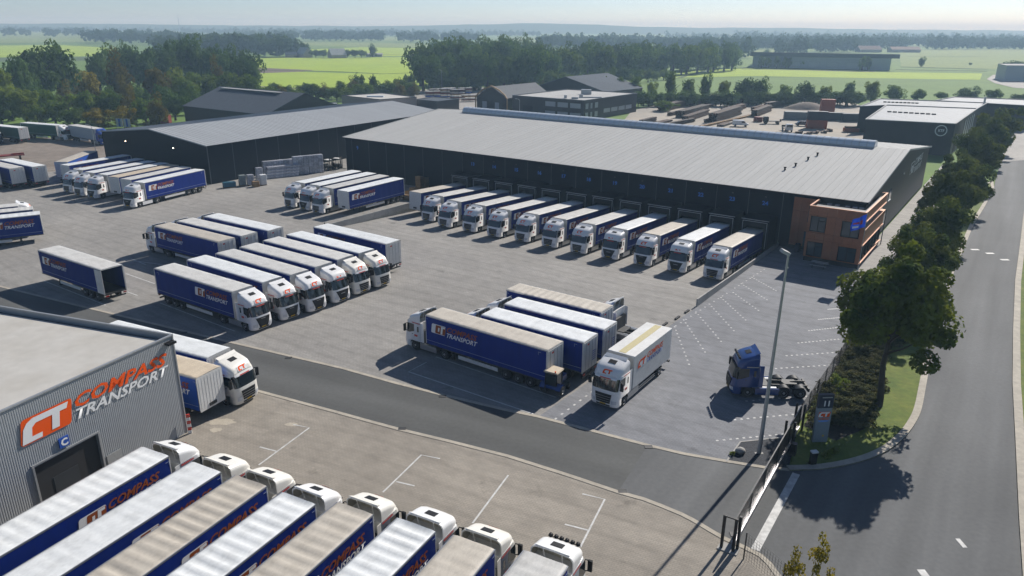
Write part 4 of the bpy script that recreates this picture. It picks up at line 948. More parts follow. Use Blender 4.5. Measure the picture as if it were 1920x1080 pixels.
# dock houses with shelter frames and numbers
dh = MB(); dh.box(-1.95, -1.5, -3.8, -0.012, -1.4, 4.05); dh.box(1.5, 1.95, -3.8, -0.012, -1.4, 4.05); dh.box(-1.95, 1.95, -3.8, -0.012, 4.051, 4.25); dh.box(-1.5, 1.5, -2.2, -2.1, -1.4, 4.05)
dh_me = dh.mesh('dock_house', 'shed_navy')
fr = MB(); fr.box(-1.93, 1.93, -3.88, -3.81, 4.12, 4.19); fr.box(-1.72, -1.66, -3.88, -3.81, 1.0, 3.86); fr.box(1.66, 1.72, -3.88, -3.81, 0.2, 3.86); fr.box(-1.72, 1.72, -3.88, -3.81, 3.86, 3.92)
fr_me = fr.mesh('dock_frame', 'galvanised')
cu = MB(); cu.box(-1.9, -1.32, -3.83, -3.79, -0.2, 3.8); cu.box(1.32, 1.9, -3.83, -3.79, -0.2, 3.8); cu.box(-1.55, 1.55, -3.83, -3.79, 3.2, 4.1)
cu_me = cu.mesh('shelter_flap', 'black_plastic')
lp_me = MB().box(-0.12, 0.12, -0.1, -0.002, 6.65, 6.8).mesh('wall_lamp', 'shed_dark_grey')
mat('number_blue', (0.03, 0.17, 0.55), 0.5)
for i in range(12):
    d = link('dock_house', dh_me, wh, (DOCK_X[i], 0, 0)); link('dock_frame', fr_me, d); link('shelter_flap', cu_me, d)
    link('dock_number', text_mesh('dock_number', str(13 + i), 0.8, 'number_blue', 0, 0.03, 1.1, 'CENTER'), wh, (DOCK_X[i], -0.012, 5.55)); link('wall_lamp', lp_me, wh, (DOCK_X[i], 0, 0))
link('dock_number', text_mesh('dock_number', '9', 1.0, 'number_blue', 0, 0.03, 1.1, 'CENTER'), wh, (-86.5, -0.012, 5.6))
# low concrete walls either side of the docks, element by element
def low_wall(label, a, b, n, h0, h1, th=0.16):
    d = (b - a); w = thing('retaining_wall', label, 'wall', a, math.atan2(d.y, d.x)); L = d.length
    for i in range(n):
        x0, x1 = L * i / n + 0.01, L * (i + 1) / n - 0.01; za, zb = h0 + (h1 - h0) * x0 / L, h0 + (h1 - h0) * x1 / L
        bb = MB(); bb.add([(x0, -th / 2, -1.4), (x1, -th / 2, -1.4), (x1, th / 2, -1.4), (x0, th / 2, -1.4), (x0, -th / 2, za), (x1, -th / 2, zb), (x1, th / 2, zb), (x0, th / 2, za)], [(3, 2, 1, 0), (4, 5, 6, 7), (0, 1, 5, 4), (1, 2, 6, 5), (2, 3, 7, 6), (3, 0, 4, 7)]); bb.obj('wall_element', 'concrete', w)
low_wall('low concrete wall between the rightmost dock and the office parking', WL(-1.5, -30.4), WL(-1.3, -0.4), 10, 0.9, 0.55)
low_wall('low concrete wall between the leftmost dock and the parked row', WL(-59.5, -32.2), WL(-59.5, -0.4), 10, 0.9, 0.9)
b = MB(); b.tube((0, 0, 0), (0, 0, 1.3), 0.08); c = WL(-59.5, -33); tag(b.obj('post', 'black_plastic', None, c), 'short dark post at the end of the left low wall', 'post')

# ------------------------------------------------------------------ copper clad office annex
an = thing('office_annex', 'copper-brown clad two-storey office block at the warehouse corner', 'office', WO, R(WAZ))
AX0, AX1, AY0, AY1, AT = 3.3, 10.25, -5.2, 9.3, 7.5
MB().box(AX0 + 0.1, AX1 - 0.1, AY0 + 0.1, AY1, 0, 0.6).obj('plinth', 'plinth', an)
MB().box(AX0 + 0.12, AX1 - 0.6, AY0 + 0.12, -0.01, 0.6, 6.9).obj('core', 'plinth', an)
MB().box(XR + 0.02, AX1 - 0.6, -0.01, AY1, 0.6, 6.9).obj('core', 'plinth', an)
MB().box(AX0 + 0.12, AX1 - 0.12, AY0 + 0.12, -0.36, 6.9, 7.0).obj('roof_deck', 'shed_dark_grey', an)
MB().box(XR + 0.32, AX1 - 0.12, -0.36, AY1 - 0.1, 6.9, 7.0).obj('roof_deck', 'shed_dark_grey', an)
for x in (4.6, 5.6, 6.9, 7.8, 8.6): MB().box(x, x + 0.55, -1.4, -0.9, 7.0, 7.16).obj('roof_box', 'roof_pale', an)
def frontpanels(x0, x1, y, zs, pitch, holes):
    """rows of cladding panels, left out where a window sits"""
    n = max(1, round((x1 - x0) / pitch)); w = (x1 - x0) / n
    for za, zb in zip(zs[:-1], zs[1:]):
        for i in range(n):
            a, b_ = x0 + i * w, x0 + (i + 1) * w
            segs = [(a, b_, za, zb)]
            for (hx0, hx1, hz0, hz1) in holes:
                new = []
                for (p, q, r_, s_) in segs:
                    if hx1 <= p or hx0 >= q or hz1 <= r_ or hz0 >= s_: new.append((p, q, r_, s_)); continue
                    if hx0 > p: new.append((p, hx0, r_, s_))
                    if hx1 < q: new.append((hx1, q, r_, s_))
                    u0, u1 = max(p, hx0), min(q, hx1)
                    if hz0 > r_: new.append((u0, u1, r_, hz0))
                    if hz1 < s_: new.append((u0, u1, hz1, s_))
                segs = new
            for (p, q, r_, s_) in segs:
                if q - p > 0.05 and s_ - r_ > 0.05:
                    MB().box(p + 0.012, q - 0.012, y, y + 0.1, r_ + 0.012, s_ - 0.012).obj('cladding_panel', 'copper_panel', an)
WIN = [(3.65, 5.6, 4.1, 6.15), (7.55, 9.75, 4.0, 6.05), (3.65, 5.6, 0.75, 2.7), (7.55, 9.75, 0.72, 2.65)]
frontpanels(AX0, AX1, AY0, (0.6, 3.05, 3.95, 6.3, 7.42), 1.15, WIN)
for (x0, x1, z0, z1) in WIN:
    w_ = MB().box(x0, x1, AY0 + 0.06, AY0 + 0.09, z0, z1).obj('window', 'glass_window', an)
    b = MB(); f_ = 0.09
    b.box(x0, x1, AY0 - 0.03, AY0 + 0.06, z0, z0 + f_); b.box(x0, x1, AY0 - 0.03, AY0 + 0.06, z1 - f_, z1); b.box(x0, x0 + f_, AY0 - 0.03, AY0 + 0.06, z0 + f_, z1 - f_); b.box(x1 - f_, x1, AY0 - 0.03, AY0 + 0.06, z0 + f_, z1 - f_)
    xm = (x0 + x1) / 2; b.box(xm - 0.06, xm + 0.06, AY0 - 0.03, AY0 + 0.06, z0 + f_, z1 - f_); b.box(xm + 0.06, x1 - f_, AY0 - 0.03, AY0 + 0.06, z1 - 0.62, z1 - 0.54)
    b.obj('window_frame', 'black_plastic', w_)
# west flank and recessed wing
MB().box(AX0 - 0.002, AX0 + 0.1, AY0 + 0.1, -0.02, 0.6, 7.42).obj('cladding_panel', 'copper_panel', an)
for i in range(3): MB().box(0.0 + i * 1.1 + 0.012, 1.1 + i * 1.1 - 0.012, -0.16, -0.02, 0.5, 5.4).obj('cladding_panel', 'copper_panel', an); MB().box(0.0 + i * 1.1 + 0.012, 1.1 + i * 1.1 - 0.012, -0.16, -0.02, 5.43, 7.3).obj('cladding_panel', 'copper_panel', an)
for (x0, x1, z0, z1) in ((2.1, 3.1, 4.0, 6.4), (1.9, 2.9, 0.1, 2.6)):
    w_ = MB().box(x0, x1, -0.2, -0.165, z0, z1).obj('window', 'glass_window', an); MB().box(x0 - 0.05, x1 + 0.05, -0.235, -0.2, z1 - 0.03, z1 + 0.07).obj('window_frame', 'black_plastic', w_)
# parapet cap and east side bands
for (a, b_) in (((AX0 - 0.03, AX1 + 0.05, AY0 - 0.04, AY0 + 0.2)), ((AX0 - 0.03, AX0 + 0.2, AY0 + 0.2, -0.4)), ((AX1 - 0.2, AX1 + 0.05, AY0 + 0.2, AY1))) if False else []: pass
for q in ((AX0 - 0.03, AX1 + 0.05, AY0 - 0.04, AY0 + 0.2), (AX0 - 0.03, AX0 + 0.2, AY0 + 0.2, -0.4), (AX1 - 0.2, AX1 + 0.05, AY0 + 0.2, AY1), (XR + 0.35, AX1 + 0.05, AY1, AY1 + 0.22)):
    MB().box(*q, 7.422, 7.52).obj('parapet_cap', 'copper_trim', an)
MB().box(AX1 - 0.12, AX1, AY0 + 0.1, AY1, 6.3, 7.42).obj('cladding_panel', 'copper_panel', an)
for z in (0.62, 3.0, 5.1, 6.18): MB().box(AX1 - 0.5, AX1 + 0.12, AY0 + 0.1, AY1 - (0.2 if z > 4 else 0.0), z, z + 0.12).obj('copper_band', 'copper_trim', an)
MB().box(AX1 - 0.12, AX1, AY0 + 0.1, AY1, 3.12, 5.1).obj('cladding_panel', 'copper_panel', an)
for i in range(6):
    y0 = AY0 + 0.5 + i * 2.3
    w_ = MB().box(AX1 - 0.4, AX1 - 0.3, y0, y0 + 2.1, 0.8, 2.95).obj('window', 'glass_window', an); MB().box(AX1 - 0.3, AX1 - 0.1, y0 + 2.1, y0 + 2.3, 0.74, 3.0).obj('window_frame', 'black_plastic', w_)
    MB().box(AX1 - 0.4, AX1 - 0.3, y0, y0 + 2.1, 5.25, 6.15).obj('window', 'glass_window', an)
MB().tube((AX1 + 0.2, AY1 + 0.1, 0), (AX1 + 0.2, AY1 + 0.1, 5.1), 0.06).obj('column', 'black_plastic', an)
# picnic bench
pb = thing('picnic_table', 'grey picnic table with benches in the shade before the office', 'table', WL(6.0, -7.4), R(WAZ))
for i in range(4): MB().box(-1.0, 1.0, -0.4 + i * 0.2 + 0.01, -0.2 + i * 0.2 - 0.01, 0.72, 0.77).obj('table_board', 'galvanised', pb)
for s in (-1, 1):
    MB().box(-1.0, 1.0, s * 0.75 - 0.14, s * 0.75 + 0.14, 0.42, 0.47).obj('bench_board', 'galvanised', pb)
    b = MB(); b.bar((s * 0.7, -0.7, 0), (s * 0.7, -0.2, 0.72), 0.08); b.bar((s * 0.7, 0.7, 0), (s * 0.7, 0.2, 0.72), 0.08); b.box(s * 0.7 - 0.04, s * 0.7 + 0.04, -0.8, 0.8, 0.34, 0.42); b.obj('leg', 'chassis_dark', pb)
# flag
fpos = P(1606, 523); fp = thing('flagpole', 'slim dark flagpole in front of the copper-clad office', 'flagpole', fpos)
MB().tube((0, 0, 0), (0, 0, 8.4), 0.05, 0.03, 8).obj('pole', 'galvanised', fp); MB().tube((0, 0, 8.4), (0, 0, 8.52), 0.06, 0.02).obj('finial', 'roof_pale', fp)
fl = MB(); rows = []
for i in range(15):
    t_ = i / 14; rows.append([(-0.06 - 2.1 * t_ * 0.8, 0.18 * math.sin(t_ * 9) * t_ ** 0.5 + 0.12 * math.sin(j * 1.1 + t_ * 4) * t_, 8.25 - 0.75 * t_ - 1.6 * (j / 6) * (1 - 0.1 * t_)) for j in range(7)])
fl.grid(rows, 0, True); flo = tag(fl.obj('flag', 'flag_blue', None, fpos), 'blue company flag with red and white print blowing on the pole', 'flag')
b = MB()
for (i0, i1, j0, j1, m_) in ((3, 6, 2, 4, 0), (7, 12, 2, 3, 0), (7, 12, 4, 5, 1)):
    b.grid([[(p[0], p[1] - 0.02, p[2]) for p in rows[i][j0:j1 + 1]] for i in range(i0, i1 + 1)], m_, True)
b.obj('flag_print', ('print_red', 'logo_white'), flo)

# ------------------------------------------------------------------ grey corrugated warehouse in the left corner
GC = Vector((-24.8, 49.5, 0)); gaz = 66.3
gh = thing('grey_warehouse', 'grey corrugated warehouse with the big orange and white company sign', 'warehouse', GC, R(gaz))   # local +x along the sign wall towards the corner
GW, GD, GZ = 34.0, 27.0, 8.0
def corrugated(x0, x1, z0, z1, y, pitch=0.14, d=0.012):
    b = MB(); prof = []; x = x0; n = max(1, round((x1 - x0) / pitch)); pitch = (x1 - x0) / n
    for i in range(n):
        a = x0 + i * pitch; prof += [(a, 0), (a + pitch * 0.3, 0), (a + pitch * 0.45, d), (a + pitch * 0.85, d)]
    prof.append((x0 + n * pitch, 0))
    b.grid([[(x, y - dd, z0) for x, dd in prof], [(x, y - dd, z1) for x, dd in prof]], 0, False); return b
DOOR = (-11.5, -6.9, 3.6)     # roller door: x from, x to, height
corrugated(-GW, DOOR[0], 0.0, GZ, 0).obj('wall_sheet', 'metal_grey', gh); corrugated(DOOR[1], 0.0, 0.0, GZ, 0).obj('wall_sheet', 'metal_grey', gh); corrugated(DOOR[0], DOOR[1], DOOR[2], GZ, 0).obj('wall_sheet', 'metal_grey', gh)
MB().box(-GW, 0.0, 0.03, 0.12, 3.9, GZ - 0.1).obj('wall_core', 'shed_dark_grey', gh)
SK = -2.3
MB().prism([(0.0, -0.03), (0.09, -0.03), (SK + 0.09, GD), (SK, GD)], 0, GZ).obj('end_wall', 'metal_grey', gh)
MB().box(0.002, 0.1, -0.06, -0.041, 0, GZ + 0.15).obj('corner_trim', 'galvanised', gh)
MB().prism([(-GW, 0.12), (-0.35, 0.12), (SK - 0.35, GD), (-GW, GD)], GZ - 0.8, GZ - 0.32).obj('roof', 'roof_membrane', gh)
MB().box(-GW, 0.1, -0.08, 0.12, GZ, GZ + 0.09).obj('parapet_cap', 'galvanised', gh)
MB().prism([(-0.02, 0.125), (0.14, 0.125), (SK + 0.14, GD), (SK - 0.02, GD)], GZ + 0.001, GZ + 0.1).obj('parapet_cap', 'galvanised', gh)
MB().prism([(-0.34, 0.125), (-0.02, 0.125), (SK - 0.02, GD), (SK - 0.34, GD)], GZ - 0.8, GZ - 0.45).obj('gutter', 'shed_dark_grey', gh)
rd = MB().box(DOOR[0] + 0.1, DOOR[1] - 0.1, 0.14, 0.2, 0, DOOR[2]).obj('roller_door', 'plinth', gh)
MB().box(DOOR[0] + 1.2, DOOR[0] + 2.9, 0.1, 0.138, 0.2, 2.2).obj('door_window', 'shed_charcoal', rd)
for q in ((DOOR[0] - 0.02, DOOR[0] + 0.1, 0.0, DOOR[2] + 0.1), (DOOR[1] - 0.1, DOOR[1] + 0.02, 0.0, DOOR[2] + 0.1)): MB().box(q[0], q[1], -0.12, 0.14, q[2], q[3]).obj('door_frame', 'galvanised', gh)
MB().box(DOOR[0] - 0.04, DOOR[1] + 0.04, -0.1, 0.12, DOOR[2] + 0.1, DOOR[2] + 0.2).obj('door_frame', 'galvanised', gh)
MB().box(-6.7, -5.55, -0.1, -0.045, 0.6, 1.75).obj('wall_hatch', 'galvanised', gh)
MB().box(-0.75, -0.05, -0.5, -0.05, 7.55, 7.72).obj('wall_lamp', 'black_plastic', gh)
em = poly_mesh('emblem', [[(x * 1.66, z * 1.66) for x, z in rounded(0, 0, 2, 1, 0.12)]], 'logo_orange', 0.0, 0.2)
el = poly_mesh('emblem_letters', [[(x * 1.66, z * 1.66) for x, z in p] for p in EMBLEM_C + EMBLEM_T], 'logo_white', -0.02, 0.2)
sg = link('company_emblem', em, gh, (-11.85, -0.075, 5.28)); link('emblem_letters', el, sg)
link('lettering', fit_text(text_mesh('lettering', 'COMPASS', 1.2, 'logo_orange', 0.35, 0.03), 7.35), gh, (-8.05, -0.07, 6.12)); link('lettering', fit_text(text_mesh('lettering', 'TRANSPORT', 0.98, 'logo_white', 0.35, 0.02), 7.4), gh, (-8.1, -0.07, 5.33))
ds = MB().box(-9.62, -8.95, -0.14, -0.05, 3.98, 4.66).obj('door_sign', 'curtain_bright', gh); link('lettering', text_mesh('lettering', 'C', 0.66, 'logo_white', 0, 0.03, 1.0, 'CENTER'), ds, (-9.28, -0.145, 4.1))
MB().tube((-2.0, 24.0, GZ - 0.1), (-2.0, 24.0, GZ + 0.4), 0.2).obj('roof_vent', 'black_plastic', gh)
wp = P(356, 809); tag(MB().box(-0.14, 0.14, -0.05, 0.05, 0, 1.5).obj('warning_post', 'warn_stripes', None, wp, R(20)), 'red and white striped warning post at the grey warehouse corner', 'post') if False else None
wpo = thing('warning_post', 'red and white striped warning post at the grey warehouse corner', 'post', P(357, 812), R(20))
for i in range(6): MB().box(-0.13, 0.13, -0.05, 0.05, i * 0.27, i * 0.27 + 0.268).obj('band', 'print_red' if i % 2 else 'logo_white', wpo)

# ------------------------------------------------------------------ long dark hall on the left
HC = Vector((-58.6, 142.2, 0)); haz = 57.5; hwid, hlen, he, hr = 36.0, 74.0, 7.5, 9.35
hl = thing('dark_hall', 'long navy-black hall with pale blue-grey gable roof behind the parked trucks', 'hall', HC, R(haz))   # local +x along the eave, +y across the gable
ribbed(-0.3, hlen, 1.0, -0.35, he, hwid / 2, hr).obj('roof', 'roof_blue_grey', hl); ribbed(-0.3, hlen, 1.0, hwid + 0.35, he, hwid / 2, hr).obj('roof', 'roof_blue_grey', hl)
nb = 13
for i in range(nb):
    a, b_ = hlen * i / nb, hlen * (i + 1) / nb
    MB().box(a + 0.035, b_ - 0.035, 0, 0.12, 0, he - 0.1).obj('wall_panel', 'shed_navy', hl); MB().box(a - 0.035, a + 0.035, 0.0, 0.15, 0, he - 0.1).obj('panel_joint', 'seam_grey', hl)
b = MB(); prof = [(0.13, 0), (hwid, 0), (hwid, he - 0.05), (hwid / 2, hr - 0.05), (0.13, he - 0.05)]
b.add([(0.0, y, z) for y, z in prof] + [(0.12, y, z) for y, z in prof], [(4, 3, 2, 1, 0), (5, 6, 7, 8, 9)] + [((i + 1) % 5, 5 + (i + 1) % 5, 5 + i, i) for i in range(5)]); gwall = b.obj('gable_wall', 'shed_navy', hl)
MB().box(hlen - 0.1, hlen, 0, hwid, 0, he - 0.1).obj('back_wall', 'shed_navy', hl); MB().box(0, hlen, hwid - 0.1, hwid, 0, he - 0.1).obj('far_wall', 'shed_navy', hl)
for y in (10.5, 27.0):
    w_ = MB().box(-0.18, -0.002, y - 0.15, y + 0.15, 6.05, 6.35).obj('wall_lamp', 'plinth', gwall); MB().tube((-0.25, y, 6.15), (-0.19, y, 6.15), 0.1, n=10).obj('lamp_glow', 'lamp_lit', w_)
for ya, yb in ((-0.35, hwid / 2), (hwid + 0.35, hwid / 2)): MB().bar((-0.33, ya, he - 0.05), (-0.33, yb, hr - 0.05), 0.06, 0.22).obj('verge_trim', 'roof_blue_grey', hl)

# ------------------------------------------------------------------ buildings farther off
def gable(name, label, cat, quad, ze, zr, wall, roof, ridge='long', extra=None, group=None):
    """quad: four ground corners a, b, c, d; the ridge runs from the middle of ad to the middle of bc"""
    a, b_, c, d = [Vector((q[0], q[1], 0)) for q in quad]; o = thing(name, label, cat, a, 0, group); L = lambda v, z: (v.x - a.x, v.y - a.y, z)
    m0, m1 = (a + d) / 2, (b_ + c) / 2
    for p, q, nm in ((a, b_, 'wall'), (c, d, 'wall')): MB().add([L(p, 0), L(q, 0), L(q, ze), L(p, ze)], [(0, 1, 2, 3)]).obj(nm, wall, o)
    for p, q, m in ((d, a, m0), (b_, c, m1)): MB().add([L(p, 0), L(q, 0), L(q, ze), L(m, zr), L(p, ze)], [(0, 1, 2, 3, 4)]).obj('gable_wall', wall, o)
    ov = (b_ - a).normalized() * 0.3
    for p, q in ((a, b_), (c, d)):
        mm0, mm1 = (m0, m1) if p == a else (m1, m0)
        s_ = -ov if p == a else ov
        out = (p - mm0).normalized() * 0.3; dz = 0.3 * (zr - ze) / max((p - mm0).length, 0.1)
        MB().add([L(p + s_ + out, ze + 0.06 - dz), L(q - s_ + out, ze + 0.06 - dz), L(mm1 - s_, zr + 0.06), L(mm0 + s_, zr + 0.06), L(p + s_ + out, ze - 0.1 - dz), L(q - s_ + out, ze - 0.1 - dz), L(mm1 - s_, zr - 0.1), L(mm0 + s_, zr - 0.1)], [(0, 1, 2, 3), (7, 6, 5, 4), (0, 4, 5, 1), (1, 5, 6, 2), (3, 7, 4, 0)]).obj('roof', roof, o)
    return o
def flat(name, label, cat, quad, h, wall, roof, cap='seam_grey', group=None):
    a = Vector((quad[0][0], quad[0][1], 0)); o = thing(name, label, cat, a, 0, group); Q = [(q[0] - a.x, q[1] - a.y) for q in quad]
    n = len(Q)
    for i in range(n):
        p, q = Q[i], Q[(i + 1) % n]; MB().add([(p[0], p[1], 0), (q[0], q[1], 0), (q[0], q[1], h), (p[0], p[1], h)], [(0, 1, 2, 3)]).obj('wall', wall, o)
        strip([p, q], 0.35, h - 0.02, h + 0.14).obj('parapet_cap', cap, o)
    MB().sheet(Q, h - 0.12).obj('roof', roof, o)
    return o
def facade(o, p, q, wins, off=0.05, glass='glass_window', framem='black_plastic'):
    """windows on the wall from p to q (offsets relative to o): (u0, u1, z0, z1) with u in metres"""
    p, q = Vector((p[0], p[1], 0)), Vector((q[0], q[1], 0)); d = (q - p).normalized(); n = Vector((d.y, -d.x, 0))
    M = Matrix(((d.x, n.x, 0, p.x), (d.y, n.y, 0, p.y), (0, 0, 1, 0), (0, 0, 0, 1)))
    for (u0, u1, z0, z1) in wins:
        w_ = MB().box(u0 + 0.06, u1 - 0.06, 0.0, off, z0 + 0.06, z1 - 0.06, 0, M).obj('window', glass, o)
        f_ = MB(); f_.box(u0, u1, -0.02, off + 0.03, z0, z0 + 0.06, 0, M); f_.box(u0, u1, -0.02, off + 0.03, z1 - 0.06, z1, 0, M); f_.box(u0, u0 + 0.06, -0.02, off + 0.03, z0 + 0.06, z1 - 0.06, 0, M); f_.box(u1 - 0.06, u1, -0.02, off + 0.03, z0 + 0.06, z1 - 0.06, 0, M)
        f_.obj('window_frame', framem, w_)
# two-storey office with roof plant
ofq = [(-0.3, 265.7), (23.1, 248.0), (45.2, 277.8), (21.1, 293.9)]
of = flat('office_building', 'charcoal flat-roofed office building with white roof behind the big warehouse', 'office', ofq, 6.6, 'shed_charcoal', 'roof_pale')
mat('blind_white', (0.34, 0.37, 0.40), 0.3, spec=0.7, var=0.08)
L0 = 29.3; facade(of, (0, 0), (23.4, -17.7), [(14 + i * 5.0, 18.3 + i * 5.0, 3.9, 5.6) for i in range(3)] + [(14 + i * 5.0, 18.3 + i * 5.0, 0.8, 2.5) for i in range(3)], glass='blind_white')
facade(of, (23.4, -17.7), (45.5, 12.1), [(1.0, 3.0, 3.7, 5.6), (4.2, 5.6, 3.7, 5.6), (7.0, 9.2, 3.7, 5.6), (1.0, 3.0, 0.8, 2.7), (4.2, 5.6, 0.8, 2.7), (7.0, 9.2, 0.8, 2.7)] + [(13 + i * 5.2, 17.7 + i * 5.2, 1.6, 3.1) for i in range(4)], glass='blind_white')
facade(of, (0, 0), (23.4, -17.7), [(4.5, 9.0, 0.1, 3.6)], glass='plinth')
for (x, y, sx, sy, h) in ((26.5, 8.0, 3.6, 2.0, 1.7), (23.5, -5.5, 1.2, 1.0, 1.0), (18.0, -8.0, 0.9, 0.9, 1.0), (27, -6, 7.0, 0.4, 0.35), (21, -10.5, 2.2, 0.9, 0.6)):
    MB().box(x - sx / 2, x + sx / 2, y - sy / 2, y + sy / 2, 6.48, 6.5 + h).obj('roof_plant', 'galvanised', of)
mat('roof_solar', (0.13, 0.14, 0.15), 0.8, var=0.1, vscale=0.3, spec=0.1)
# timber arched hall
ah = gable('timber_hall', 'timber-framed hall with pointed arch front and solar roof', 'hall', [(-13.5, 281.5), (3.5, 303.5), (13.5, 297.0), (-2.0, 274.2)], 5.0, 8.6, 'shed_charcoal', 'roof_solar')
for (u0, u1, z0, z1) in ((2.4, 4.6, 0.5, 3.4), (8.0, 10.0, 0.3, 3.2)): facade(ah, (0, 0), (11.5, -7.3), [(u0, u1, z0, z1)], glass='blind_white')
b = MB(); pa, pb_ = Vector((-13.9, 280.9, 0)), Vector((-2.2, 273.4, 0)); pm = (pa + pb_) / 2
arch = [(0, 0, 0), (0, 0, 4.6), (0.08, 0, 6.0), (0.25, 0, 7.6), (0.5, 0, 8.9), (0.75, 0, 7.6), (0.92, 0, 6.0), (1.0, 0, 4.6), (1.0, 0, 0)]
ap = [pa.lerp(pb_, u) + Vector((0, 0, z)) - Vector((-13.5, 281.5, 0)) for u, _, z in arch]
for i in range(8): b.bar(ap[i], ap[i + 1], 0.45)
b.obj('timber_arch', 'timber', ah)
gable('storage_hall', 'dark hall with slate-blue roof rising behind the timber hall', 'hall', [(5.5, 312.0), (27.0, 345.0), (55.0, 325.0), (36.5, 303.5)], 5.0, 10.4, 'shed_charcoal', 'roof_slate')
bk = flat('brick_hall', 'low brown flat-roofed hall at the edge of the fields', 'hall', [(-63.0, 279.0), (-46.5, 264.5), (-35.0, 275.0), (-50.0, 291.0)], 5.0, 'barn_wall', 'roof_membrane', 'roof_slate')
MB().box(10, 16, -4, -2.4, 4.88, 5.3).obj('roof_light', 'polycarbonate', bk)
flat('brick_hall', 'dark flat extension beside the low brown hall', 'hall', [(-35.5, 277), (-27, 270), (-20, 280), (-30, 288)], 4.0, 'shed_dark_grey', 'roof_slate')
ls = gable('slate_shed', 'large shed with slate-grey gable roof and pale ridge light at the woods', 'shed', [(-70.5, 215.0), (-104.0, 238.5), (-88.0, 262.0), (-54.0, 238.0)], 5.2, 10.2, 'shed_dark_grey', 'roof_slate')
rp0, rp1 = Vector((-62.3 + 70.5, 226.5 - 215.0, 10.35)), Vector((-96 + 70.5, 250.2 - 215.0, 10.35))
d_ = (rp1 - rp0); b = MB(); b.bar(rp0 + d_ * 0.22 + Vector((-0.7, -1.1, -0.35)), rp0 + d_ * 0.93 + Vector((-0.7, -1.1, -0.35)), 1.5, 0.2); b.obj('ridge_light', 'roof_pale', ls)
# halls on the right
kq = [(89.1, 190.2), (107.1, 182.0), (134.5, 219.3), (112.3, 228.0)]
kf = flat('round_sign_hall', 'charcoal hall with white round sign beside the tree-lined street', 'hall', kq, 7.75, 'shed_charcoal', 'roof_blue_grey', 'roof_pale')
a_, c_ = Vector((0, 0, 0)), Vector((18.0, -8.2, 0)); d_ = (c_ - a_).normalized(); sp = a_.lerp(c_, 0.86) + Vector((d_.y, -d_.x, 0)) * 0.06
b = MB(); M = Matrix.Translation((sp.x, sp.y, 6.0)) @ Matrix.Rotation(math.atan2(d_.y, d_.x), 4, 'Z')
ring = [[(M @ Vector((r_ * math.cos(2 * math.pi * i / 24), -0.03, r_ * math.sin(2 * math.pi * i / 24)))) for i in range(24)] for r_ in (1.12, 1.34)]
b.grid(ring, 0, False, closed=True); b.obj('round_sign', 'logo_white', kf)
link('lettering', text_mesh('lettering', 'KTF', 0.85, 'logo_white', 0, 0.03, 0.9, 'CENTER'), kf, (sp.x + 0.02, sp.y - 0.05, 5.72), math.atan2(d_.y, d_.x))
facade(kf, (18.0, -8.2), (45.4, 29.1), [(4.5, 8.2, 0.1, 4.4)], glass='plinth'); facade(kf, (18.0, -8.2), (45.4, 29.1), [(20 + i * 4.6, 23.6 + i * 4.6, 0.6, 6.8) for i in range(5)], glass='blind_white')
for i in range(9): MB().box(14.5 + i * 1.15, 15.4 + i * 1.15, 18.5 - i * 0.72, 19.1 - i * 0.72, 7.63, 7.95).obj('roof_light', 'plinth', kf)
k2 = flat('charcoal_hall', 'charcoal hall with light roof standing back behind the round sign hall', 'hall', [(102.8, 224.5), (112.6, 228.8), (134.8, 220.0), (149.0, 238.5), (121.0, 250.5)], 7.6, 'shed_charcoal', 'roof_blue_grey', 'roof_pale')
for i in range(9): MB().box(14.0 + i * 1.05, 14.8 + i * 1.05, 14.5 - i * 0.4, 15.0 - i * 0.4, 7.48, 7.8).obj('roof_light', 'plinth', k2)
MB().tube((44, 12, 7.4), (44, 12, 9.6), 0.3).obj('chimney', 'galvanised', k2)
flat('charcoal_hall', 'farthest charcoal hall at the end of the tree row', 'hall', [(149.3, 239.0), (158.0, 232.0), (176.0, 250.0), (152.0, 262.0), (138.0, 248.0)], 7.4, 'shed_charcoal', 'roof_blue_grey', 'roof_pale')
flat('white_kiosk', 'small white building beyond the last street tree', 'building', [P2(1905, 223), P2(1960, 226), P2(1960, 214), P2(1905, 212)], 3.0, 'blind_white', 'roof_pale')
# far hall beyond the green field
fh0, fh1 = P(1410, 126), P(1668, 132)
fh = flat('distribution_hall', 'long pale distribution hall beyond the green field', 'hall', [fh0[:2], fh1[:2], (fh1.x + 25, fh1.y + 60), (fh0.x + 22, fh0.y + 60)], 8.5, 'far_wall', 'roof_slate', 'roof_slate')
MB().prism([(-2, -2), (fh1.x - fh0.x + 5, fh1.y - fh0.y - 2), (fh1.x - fh0.x + 5, fh1.y - fh0.y + 2), (-2, 2)], 8.5, 11.5).obj('canopy_edge', 'roof_slate', fh)
facade(fh, (0, 0), (fh1.x - fh0.x, fh1.y - fh0.y), [(14 + i * 13.5, 22 + i * 13.5, 1.0, 5.0) for i in range(5)], glass='blind_white')
gq = P(1882, 152); flat('street_hall', 'grey hall at the right picture edge beside the curving road', 'hall', [(gq.x, gq.y), (gq.x + 40, gq.y - 2), (gq.x + 52, gq.y + 25), (gq.x + 10, gq.y + 25)], 9.0, 'far_wall', 'roof_pale')
